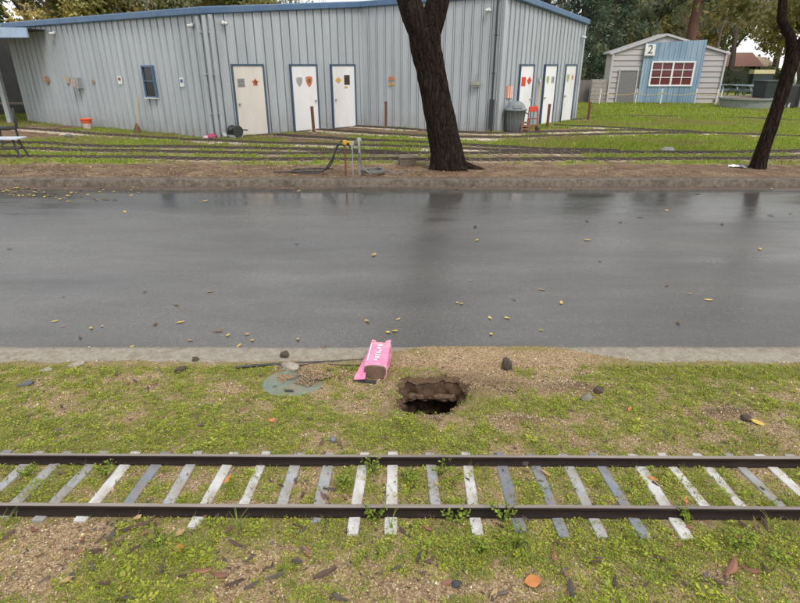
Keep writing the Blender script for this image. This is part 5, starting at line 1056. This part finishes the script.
RL = {'yellow': [(91, 328), (180, 322), (239, 345), (252, 340), (132, 346), (228, 335), (457, 303), (461, 304), (490, 318), (507, 318), (491, 334), (541, 330), (561, 303), (690, 294), (708, 300), (477, 241), (587, 241), (395, 331), (388, 332), (205, 201), (125, 212), (55, 321), (667, 211), (760, 250)],
      'tan': [(63, 326), (102, 326), (190, 340), (247, 334), (542, 290), (367, 321), (298, 339), (210, 292), (374, 256), (470, 281), (398, 319)],
      'brown': [(155, 324), (80, 337), (218, 331), (63, 297), (514, 300), (667, 286), (678, 323), (10, 250), (145, 292), (324, 347), (176, 305)],
      'dark': [(600, 262), (475, 228), (587, 222), (620, 223), (722, 225), (771, 216), (790, 214), (297, 245), (698, 193), (640, 218)]}
for c, L in RL.items():
    for px, py in L:
        x, y, _ = gz(px, py, .01); lay(random.choice(LM), c, x, y, road_z(y) + .004, random.uniform(.75, 1.25) * (1.0 if y < 6.5 else 1.5), {'yellow': 'small yellow fallen leaf lying on the wet asphalt', 'tan': 'small tan fallen leaf lying on the wet asphalt', 'brown': 'small brown fallen leaf lying on the wet asphalt', 'dark': 'small blackened leaf stuck to the wet asphalt'}[c], c + ' leaves on the road')
for k in range(70):
    px = abs(random.gauss(0, 75)); py = 188 + abs(random.gauss(0, 6)); x, y, _ = gz(px, py, .0); c = random.choice(['yellow', 'tan', 'yellow', 'brown'])
    lay(random.choice(LM), c, x, min(y, 10.86), road_z(y) + .005, random.uniform(1.0, 1.9), 'fallen leaf in the litter drifted along the far gutter', 'leaves drifted in the far gutter')
for k in range(40):
    px = random.uniform(130, 800); py = 187 + abs(random.gauss(0, 3)); x, y, _ = gz(px, py, .0); lay(random.choice(LM), random.choice(['tan', 'brown', 'brown', 'dark']), x, min(y, 10.86), road_z(y) + .005, random.uniform(.8, 1.6), 'fallen leaf in the litter drifted along the far gutter', 'leaves drifted in the far gutter')
for k in range(90):
    x = random.uniform(-9, -2) if k < 60 else random.uniform(-2, 8); y = random.uniform(11.3, 12.9); lay(random.choice(LM), random.choice(['tan', 'yellow', 'brown', 'tan']), x, y, float(yard_z(np.array([x]), np.array([y]))[0]) + .008, random.uniform(.9, 1.7), 'dry fallen leaf on the bare soil strip behind the kerb', 'leaves on the soil strip')
# ------------------------------------------------------------------ bark pieces and dead leaves on the bank
def bark_mesh(seed):
    r = random.Random(seed); n = 6; L = r.uniform(.036, .06); wd = r.uniform(.010, .018); v = []
    for i in range(n):
        t = i / (n - 1); w_ = wd * (.55 + .45 * math.sin(math.pi * t)) * r.uniform(.6, 1.3); y0 = .002 * math.sin(t * 4 + seed)
        for k, zz in ((-1, .001), (-.4, .006), (.4, .005), (1, .001), (.3, .001), (-.3, .002)): v.append(((t - .5) * L, y0 + k * w_ / 2, zz + .002 * math.sin(t * 5 + seed)))
    f = [(i * 6 + k, (i + 1) * 6 + k, (i + 1) * 6 + (k + 1) % 6, i * 6 + (k + 1) % 6) for i in range(n - 1) for k in range(6)] + [tuple(range(6))[::-1], tuple(range((n - 1) * 6, n * 6))]
    mb = MB(); mb.add(v, f); return mb.mesh('bark_piece')
BM = [bark_mesh(k) for k in range(5)]; BKM = {'b1': M('bark_brown', (.10, .055, .036), (.04, .024, .017), .75, 40, (.2, 1, 1), bmp=.6, bd=.003, rnd=.3), 'b2': M('bark_grey', (.105, .083, .070), (.05, .038, .032), .75, 40, (.2, 1, 1), bmp=.6, bd=.003, rnd=.3), 'b3': M('bark_red', (.25, .115, .07), (.14, .06, .04), .7, 40, (.2, 1, 1), bmp=.6, bd=.003, rnd=.2)}
def bank_bark(px, py, sc, c, rz=None, up=0):
    x, y, z = on_bank(px, py); lay(random.choice(BM), BKM[c], x, y, z + .008 + up, sc, {'b1': 'dark brown bark piece lying on the grassy bank', 'b2': 'grey weathered bark piece lying on the grassy bank', 'b3': 'reddish bark piece lying on the grassy bank'}[c], {'b1': 'dark brown bark pieces on the bank', 'b2': 'grey bark pieces on the bank', 'b3': 'reddish bark pieces on the bank'}[c], 'bark_piece', .3, rz, 'bark')
def bank_leaf(px, py, sc, c, rz=None, lab=None):
    x, y, z = on_bank(px, py); lay(random.choice(LM), c, x, y, z + .012, sc, lab or c + ' dead leaf lying on the grassy bank', c + ' dead leaves on the bank', rz=rz, tilt=.3)
for px, py, sc, c in ((150, 523, 1.5, 'b1'), (142, 526, 1.3, 'b1'), (128, 530, 1.4, 'b1'), (112, 536, 1.6, 'b2'), (100, 541, 1.2, 'b1'), (118, 545, 1.2, 'b1'), (95, 552, 1.3, 'b1'), (132, 551, 1.2, 'b1'), (156, 528, 1.1, 'b1'), (145, 535, 1.1, 'b3'), (92, 568, 1.2, 'b2'), (105, 583, 1.5, 'b1'), (44, 580, 1.1, 'b2'), (163, 568, 1.5, 'b2'), (35, 531, 1.6, 'b3'), (10, 536, 1.4, 'b1'), (127, 599, 1.4, 'b2'),
    (248, 560, 1.2, 'b2'), (276, 576, 1.7, 'b2'), (236, 545, 1.3, 'b1'), (325, 574, 1.9, 'b1'), (220, 575, 1.4, 'b3'), (235, 583, 1.4, 'b1'), (340, 598, 1.7, 'b2'), (302, 532, 1.4, 'b2'), (298, 527, 1.1, 'b1'), (306, 553, 1.2, 'b3'), (218, 518, 1.3, 'b2'), (208, 517, 1.1, 'b3'), (202, 571, 1.4, 'b3'), (252, 585, 1.2, 'b2'), (187, 515, 1.3, 'b1'), (240, 534, 1.0, 'b1'),
    (395, 570, 1.3, 'b2'), (419, 560, 1.8, 'b2'), (430, 562, 1.3, 'b1'), (461, 573, 1.2, 'b2'), (447, 584, 1.2, 'b3'), (500, 595, 1.2, 'b2'), (556, 557, 1.6, 'b3'), (560, 545, 1.5, 'b1'), (595, 563, 1.3, 'b1'), (563, 572, 1.4, 'b2'), (571, 591, 1.6, 'b2'), (500, 527, 1.1, 'b1'), (410, 528, 1.2, 'b1'), (405, 535, 1.3, 'b1'), (428, 530, 1.0, 'b3'),
    (615, 582, 1.6, 'b1'), (657, 558, 1.4, 'b1'), (730, 569, 2.2, 'b3'), (705, 578, 1.4, 'b2'), (720, 584, 1.3, 'b1'), (748, 571, 1.4, 'b3'), (764, 571, 1.2, 'b1'), (738, 537, 1.5, 'b3'), (748, 530, 1.7, 'b1'), (756, 533, 1.3, 'b3'), (765, 527, 1.4, 'b1'), (742, 543, 1.1, 'b1'), (684, 530, 1.3, 'b3'), (677, 545, 1.2, 'b3'), (783, 553, 1.6, 'b3'),
    (330, 491, 1.2, 'b2'), (323, 498, 1.0, 'b3'), (303, 497, 1.1, 'b1'), (305, 484, 1.0, 'b2'), (405, 478, 1.2, 'b1'), (412, 490, 1.2, 'b1'), (453, 487, 1.1, 'b1'), (467, 481, 1.1, 'b1'), (281, 487, .9, 'b1'), (345, 500, 1.1, 'b3'), (150, 503, 1.0, 'b2'), (655, 486, 1.0, 'b1'), (530, 483, 1.1, 'b1'),
    (160, 420, 1.3, 'b3'), (30, 417, 1.2, 'b2'), (15, 433, 1.0, 'b1'), (62, 408, 1.1, 'b1'), (155, 385, 1.2, 'b3'), (135, 382, 1.1, 'b1'), (148, 389, 1.0, 'b1'), (178, 374, 1.0, 'b1'), (275, 424, 1.0, 'b3'), (310, 420, 1.1, 'b1'), (243, 412, 1.0, 'b3'), (665, 437, 1.3, 'b2'), (675, 438, 1.3, 'b3'), (570, 412, 1.2, 'b1'), (580, 410, 1.0, 'b2'), (508, 438, 1.0, 'b1'), (605, 443, 1.0, 'b2'), (640, 412, 1.0, 'b1'), (765, 400, 1.2, 'b1'), (745, 379, 1.1, 'b2'), (775, 447, 1.1, 'b1'), (700, 435, 1.0, 'b2'), (330, 372, 1.4, 'b1'), (345, 376, 1.5, 'b3'), (340, 380, 1.3, 'b1'), (352, 370, 1.1, 'b1'), (260, 376, 1.2, 'b1')): bank_bark(px, py, sc, c)
bank_leaf(533, 583, 1.9, 'orange', .05, lab='large bright orange leaf lying flat in the weeds before the blue sleepers'); bank_leaf(757, 425, 1.3, 'yellow', -.4, lab='yellow leaf lying just past the small soil mound'); bank_leaf(228, 482, .9, 'orange', 1.2, lab='orange leaf lying between two sleepers inside the track'); bank_leaf(685, 503, .9, 'orange', 1.3, lab='orange leaf against the near rail between white sleepers'); bank_leaf(180, 551, 1.1, 'orange', .4, lab='orange leaf among the dark bark litter before the track'); bank_leaf(180, 536, 1.2, 'tan', .6, lab='tan leaf among the dark bark litter before the track'); bank_leaf(630, 410, .8, 'orange', lab='orange leaf near the reddish soil mound'); bank_leaf(273, 423, 1.0, 'orange', .2, lab='orange leaf in the weeds between valve cover and far rail'); bank_leaf(362, 351, .9, 'brown', .2, lab='brown leaf on the edging beside the pink carton'); bank_leaf(652, 481, .8, 'orange', lab='small orange leaf touching a white sleeper inside the track')
rs = random.Random(44)
for k in range(130):
    px, py = rs.uniform(0, 800), rs.uniform(375, 603)
    if 448 < py < 470 or 500 < py < 520 or (395 < px < 475 and 365 < py < 420): continue
    if k % 2: bank_leaf(px, py, rs.uniform(.45, .95), rs.choice(['brown', 'purple', 'tan', 'brown']))
    else: bank_bark(px, py, rs.uniform(.5, 1.0), rs.choice(['b1', 'b2', 'b3', 'b1']))

# ------------------------------------------------------------------ weeds, grass and grit on the bank
def bzv(x, y): return bank_z(x, y)
def in_hole(x, y): return hole_q(x, y) < 1.06
def bank_ok(x, y):
    t = np.abs(y - (YF - .006 * x)) ; u = np.abs(y - (YN - .006 * x)); return (t > .035) & (u > .035) & ~in_hole(x, y) & (np.hypot((x - VX) / .20, (y - VY) / .185) * (1 + .35 * (fbm(x, y, 9, 2, 95) - .5)) > 1)
VX, VY, _ = nb(293, 383)
tie_x = np.array([t[0] for t in xt])
def weeds(name, ntry, spread, nleaf, lsize, hgt, thr, pal, seed, slim=.62, xr=(-3.9, 3.9)):
    r = np.random.default_rng(seed); x = r.uniform(*xr, ntry); y = r.uniform(1.3, Y0 - .02, ntry); d = veg_density(x, y); k = (r.uniform(0, 1, ntry) < sm(thr, thr + .22, d)) & bank_ok(x, y)
    on = (np.abs(x[:, None] - tie_x[None]).min(1) < .035) & (y < YF + .16) & (y > YN - .14); k &= ~(on & (r.uniform(0, 1, ntry) < .93))
    x, y = x[k], y[k]; m = len(x); vig = r.uniform(.45, 1.25, m) * (.7 + .6 * sm(0, .3, veg_density(x, y))); base = np.array(pal)[r.integers(0, len(pal), m)] * r.uniform(.8, 1.2, (m, 1))
    X = np.repeat(x, nleaf); Y = np.repeat(y, nleaf); V = np.repeat(vig, nleaf); n = len(X); a = r.uniform(0, 6.283, n); rad = spread * V * np.sqrt(r.uniform(0, 1, n)); X = X + rad * np.cos(a); Y = Y + rad * np.sin(a); ok = bank_ok(X, Y); X, Y, V, a = X[ok], Y[ok], V[ok], a[ok]; Cc = np.repeat(base, nleaf, 0)[ok]; rad = rad[ok]; n = len(X)
    Zb = bzv(X, Y) + hgt * V * r.uniform(.15, 1, n) * (1 - .5 * (rad / (spread * V + 1e-6)) ** 2); P = np.stack([X, Y, Zb], -1)
    L = lsize * r.uniform(.55, 1.35, (n, 1)); el = r.uniform(-.2, .7, n); dr = np.stack([np.cos(a) * np.cos(el), np.sin(a) * np.cos(el), np.sin(el)], -1); sd = np.stack([-np.sin(a), np.cos(a), r.uniform(-.3, .3, n)], -1)
    v = np.stack([P, P + dr * L * .55 + sd * L * slim * .5, P + dr * L, P + dr * L * .55 - sd * L * slim * .5], 1).reshape(-1, 3); f = np.arange(n)[:, None] * 4 + np.array([[0, 1, 2, 3]])
    m_ = npmesh(name, v, f); vcol(m_, 'col', np.repeat(Cc * r.uniform(.75, 1.25, (n, 1)), 4, 0)); print(name, n); return m_
WM = Mvc('weed_leaf', .5, .42, 0, .4)
PALG = [(.30, .37, .035), (.37, .42, .04), (.25, .32, .03), (.42, .43, .06), (.18, .25, .03)]
PALY = [(.42, .38, .10), (.52, .42, .20), (.46, .36, .17), (.36, .36, .07), (.29, .32, .05)]
o = link('moss_weeds', weeds('moss_weeds', 95000, .016, 7, .0072, .010, -.10, PALY + PALG, 21), WM); stuff(o, 'low mossy yellow-green weeds carpeting the bank', 'weeds')
o = link('broadleaf_weeds', weeds('broadleaf_weeds', 19000, .026, 13, .012, .022, -.01, PALG, 22), WM); stuff(o, 'small broad-leaved green weeds in clumps over the bank', 'weeds')
o = link('tall_weeds', weeds('tall_weeds', 1300, .04, 22, .022, .05, .10, PALG, 23, .5), WM); stuff(o, 'taller leafy green weeds in the thickest patches', 'weeds')
def bank_veg(x, y):
    d = veg_density(x, y); return np.where(bank_ok(x, y), d, -1)
o = link('bank_grass', blades('bank_grass', 36000, (-3.9, 3.9), (1.3, Y0 - .02), bank_veg, bzv, .015, .045, .0011, PALG + PALY + [(.32, .27, .13)], -.04, lean=.9, per=3, seed=31), WM); stuff(o, 'thin green and straw grass blades scattered over the bank', 'grass')
# a few tall tufts by the rails
def tuft(px, py, n, h, label, spread=.02):
    x, y, z = on_bank(px, py); r = random.Random(px); root = tag(empty('grass_tuft', (x, y, z)), label, 'grass tuft'); mb = MB()
    for k in range(n):
        a = r.uniform(0, 6.28); l_ = h * r.uniform(.5, 1.1); dx, dy = math.cos(a), math.sin(a); w_ = .0028; b0 = Vector((r.uniform(-spread, spread), r.uniform(-spread, spread), -.005)); out = r.uniform(.25, .9) * l_; pts = []
        for t in (0, .35, .7, 1): p = b0 + Vector((dx * out * t * t, dy * out * t * t, l_ * (t - .35 * t * t))); s = Vector((-dy, dx, 0)) * w_ * (1 - t * .9); pts += [p - s, p + s]
        mb.add(pts, [(0, 1, 3, 2), (2, 3, 5, 4), (4, 5, 7, 6)])
    m = mb.mesh('blades'); vcol(m, 'col', np.tile(np.array([[.26, .34, .06]]), (len(m.vertices), 1))); link('blades', m, WM, root)
tuft(240, 528, 16, .13, 'tall arching grass tuft in front of the near rail'); tuft(392, 530, 7, .17, 'few long grass blades rising past the near rail by a white sleeper', .008); tuft(705, 462, 6, .10, 'thin grass blades rising beside the far rail', .01); tuft(770, 530, 7, .13, 'arching grass blades over the near rail beside bark litter', .015)
tuft(3, 525, 12, .10, 'grass tuft hanging over the near rail by the first sleeper'); tuft(635, 570, 10, .09, 'grass tuft in the weeds before the dark sleeper'); tuft(530, 560, 12, .09, 'grass tuft among the thick weeds before the track'); tuft(90, 383, 14, .08, 'grass tuft close to the broken pale stone'); tuft(632, 405, 8, .10, 'grass tuft standing in the thin weeds near the edging')
def sprig(px, py, h, label):
    x, y, z = on_bank(px, py); r = np.random.default_rng(int(px)); rr_ = random.Random(px); root = tag(empty('leafy_sprig', (x, y, z)), label, 'weed'); st = MB(); P = []
    for k in range(10):
        a = rr_.uniform(0, 6.28); o_ = h * rr_.uniform(.2, .95); e = Vector((math.cos(a) * o_, math.sin(a) * o_, h * rr_.uniform(.6, 1.05))); st.tube([(0, 0, -.01), e * .5 + Vector((0, 0, .01)), e], .0015, 4, False)
        for t in (.45, .65, .85, 1.0, 1.0): q = e * t; P += [(q.x + rr_.uniform(-.008, .008), q.y + rr_.uniform(-.008, .008), q.z) for _ in range(2)]
    P = np.array(P); v, f, c = leaf_cards(P, .017, np.array([[.24, .32, .04]]) * r.uniform(.7, 1.3, (len(P), 1)), r, .6); m = npmesh('leaves', v, f); vcol(m, 'col', c); link('leaves', m, WM, root); st.build('stems', bpy.data.materials['hedge_twigs'], root)
for px, py, h, lab in ((408, 485, .07, 'bright leafy weed growing between two white sleepers'), (440, 476, .08, 'leafy weed under the far rail left of a grey sleeper'), (370, 473, .07, 'leafy sprig touching the far rail beside a white sleeper'), (373, 521, .07, 'small leafy sprig in front of the near rail beside a white sleeper'), (455, 520, .08, 'tall leafy sprig rising in front of the near rail'), (503, 521, .09, 'tall leafy sprig in front of the near rail beside a blue sleeper'), (684, 520, .07, 'leafy sprig in front of the near rail beside the last long sleeper'), (105, 476, .08, 'leafy weed spreading below the far rail between grey sleepers'), (28, 478, .06, 'small leafy weed between the first two sleepers'), (342, 488, .06, 'leafy weed clump between a leaf-strewn sleeper and a white one'), (515, 549, .07, 'leafy weed clump in the thick green before the blue sleeper'), (480, 552, .07, 'leafy weed clump before the white sleeper'), (160, 545, .07, 'leafy weed clump among the dark bark litter'), (735, 548, .07, 'leafy weed clump before the reddish bark litter')): sprig(px, py, h, lab)
# grit
def grit(n, seed):
    r = np.random.default_rng(seed); x = r.uniform(-3.9, 3.9, n); y = r.uniform(1.3, Y0 + .27, n); d = veg_density(x, y); k = ((r.uniform(0, 1, n) > sm(-.12, .2, d)) | (r.uniform(0, 1, n) < .12)) & bank_ok(x, y)
    on = (np.abs(x[:, None] - tie_x[None]).min(1) < .033) & (y < YF + .16) & (y > YN - .14); k &= ~(on & (r.uniform(0, 1, n) < .8))
    x, y = x[k], y[k]; n = len(x); s = r.gamma(3, .0010, n) + .0016; sp = spill(x, y); ok_ = (y < Y0) | (sp < .02) | (r.uniform(0, 1, n) < .06); x, y, s = x[ok_], y[ok_], s[ok_]; n = len(x); z = np.where(y < Y0, bzv(x, y), np.where(spill(x, y) < -.02, .018, .012)) + s * .25
    th = r.uniform(0, 6.28, n); base = np.array([[1, 0, 0], [-.3, .9, 0], [-.5, -.8, 0], [.1, 0, .75], [0.05, .05, -.6]]) 
    q = base[None] * (s[:, None, None] * r.uniform(.6, 1.4, (n, 5, 1))); ct, st_ = np.cos(th)[:, None], np.sin(th)[:, None]; v = np.stack([q[..., 0] * ct - q[..., 1] * st_, q[..., 0] * st_ + q[..., 1] * ct, q[..., 2]], -1) + np.stack([x, y, z], -1)[:, None]
    f = np.arange(n)[:, None, None] * 5 + np.array([[0, 1, 3], [1, 2, 3], [2, 0, 3], [1, 0, 4], [2, 1, 4], [0, 2, 4]])[None]; m = npmesh('grit', v.reshape(-1, 3), f.reshape(-1, 3))
    pal = np.array([(.48, .36, .19), (.58, .46, .27), (.37, .26, .13), (.62, .54, .37), (.22, .15, .08), (.54, .40, .20), (.32, .29, .23), (.50, .42, .22)]); vcol(m, 'col', np.repeat(pal[r.integers(0, len(pal), n)] * r.uniform(.7, 1.15, (n, 1)), 5, 0)); print('grit', n); return m
o = link('grit', grit(125000, 51), GRIT); stuff(o, 'tan grit and wood crumbs covering the bare parts of the bank', 'grit')

# leaf litter: crumbs of bark and leaf too small to pick apart
def litter(name, x, y, zf, size, pal, seed, label):
    r = np.random.default_rng(seed); n = len(x); a = r.uniform(0, 6.28, n); el = r.normal(0, .25, n); d = np.stack([np.cos(a) * np.cos(el), np.sin(a) * np.cos(el), np.sin(el)], -1); u = np.stack([-np.sin(a), np.cos(a), r.normal(0, .3, n)], -1)
    P = np.stack([x, y, zf(x, y) + size * .22], -1); L = size * r.uniform(.4, 1.5, (n, 1)); w_ = L * r.uniform(.2, .6, (n, 1)); k1 = r.uniform(.25, .7, (n, 1))
    v = np.stack([P, P + d * L * k1 + u * w_ * .5, P + d * L, P + d * L * (1 - k1) - u * w_ * .5], 1).reshape(-1, 3); m = npmesh(name, v, np.arange(n)[:, None] * 4 + np.array([[0, 1, 2, 3]]))
    vcol(m, 'col', np.repeat(np.array(pal)[r.integers(0, len(pal), n)] * r.uniform(.6, 1.3, (n, 1)), 4, 0)); stuff(link(name, m, LIT), label, 'leaf litter')
LIT = Mvc('litter_crumb', .6, .1, 0, .5)
r = np.random.default_rng(8); x = r.uniform(-3.9, 3.9, 16000); y = r.uniform(1.3, Y0 - .02, 16000); dn = fbm(x, y, 1.9, 4, 500) - .5
for px, py, rx, ry, a_ in ((130, 535, .22, .12, .5), (110, 550, .2, .1, .35), (240, 560, .2, .15, .3), (750, 537, .2, .07, .5), (725, 575, .25, .08, .3), (430, 530, .3, .06, .2), (500, 560, .4, .1, .15), (320, 492, .12, .09, .35), (410, 485, .1, .08, .35), (460, 484, .1, .07, .3), (340, 375, .12, .08, .4), (145, 385, .2, .05, .35), (600, 390, .2, .06, .2)):
    cx, cy, _ = nb(px, py); dn = dn + a_ * np.exp(-((x - cx) / rx) ** 2 - ((y - cy) / ry) ** 2)
k = (r.uniform(0, 1, len(x)) < .17 + sm(.0, .38, dn)) & bank_ok(x, y)
DPAL = [(.035, .022, .016), (.05, .03, .02), (.08, .05, .033), (.12, .07, .045), (.06, .045, .038), (.16, .09, .05), (.10, .075, .06)]
litter('leaf_litter', x[k], y[k], bzv, .020, DPAL, 61, 'dark wet crumbs of bark and leaf strewn over the bank')
x = r.uniform(-12, 12, 9000); y = 11.2 + np.abs(r.normal(0, .9, 9000)); k = (y < 13.5) & (r.uniform(0, 1, 9000) < .35 + .65 * sm(2, -4, x)); litter('soil_strip_litter', x[k], y[k], yz, .045, DPAL[2:] + [(.30, .20, .09), (.36, .27, .12), (.24, .16, .09)], 62, 'dry brown and tan leaf crumbs on the soil strip behind the kerb')
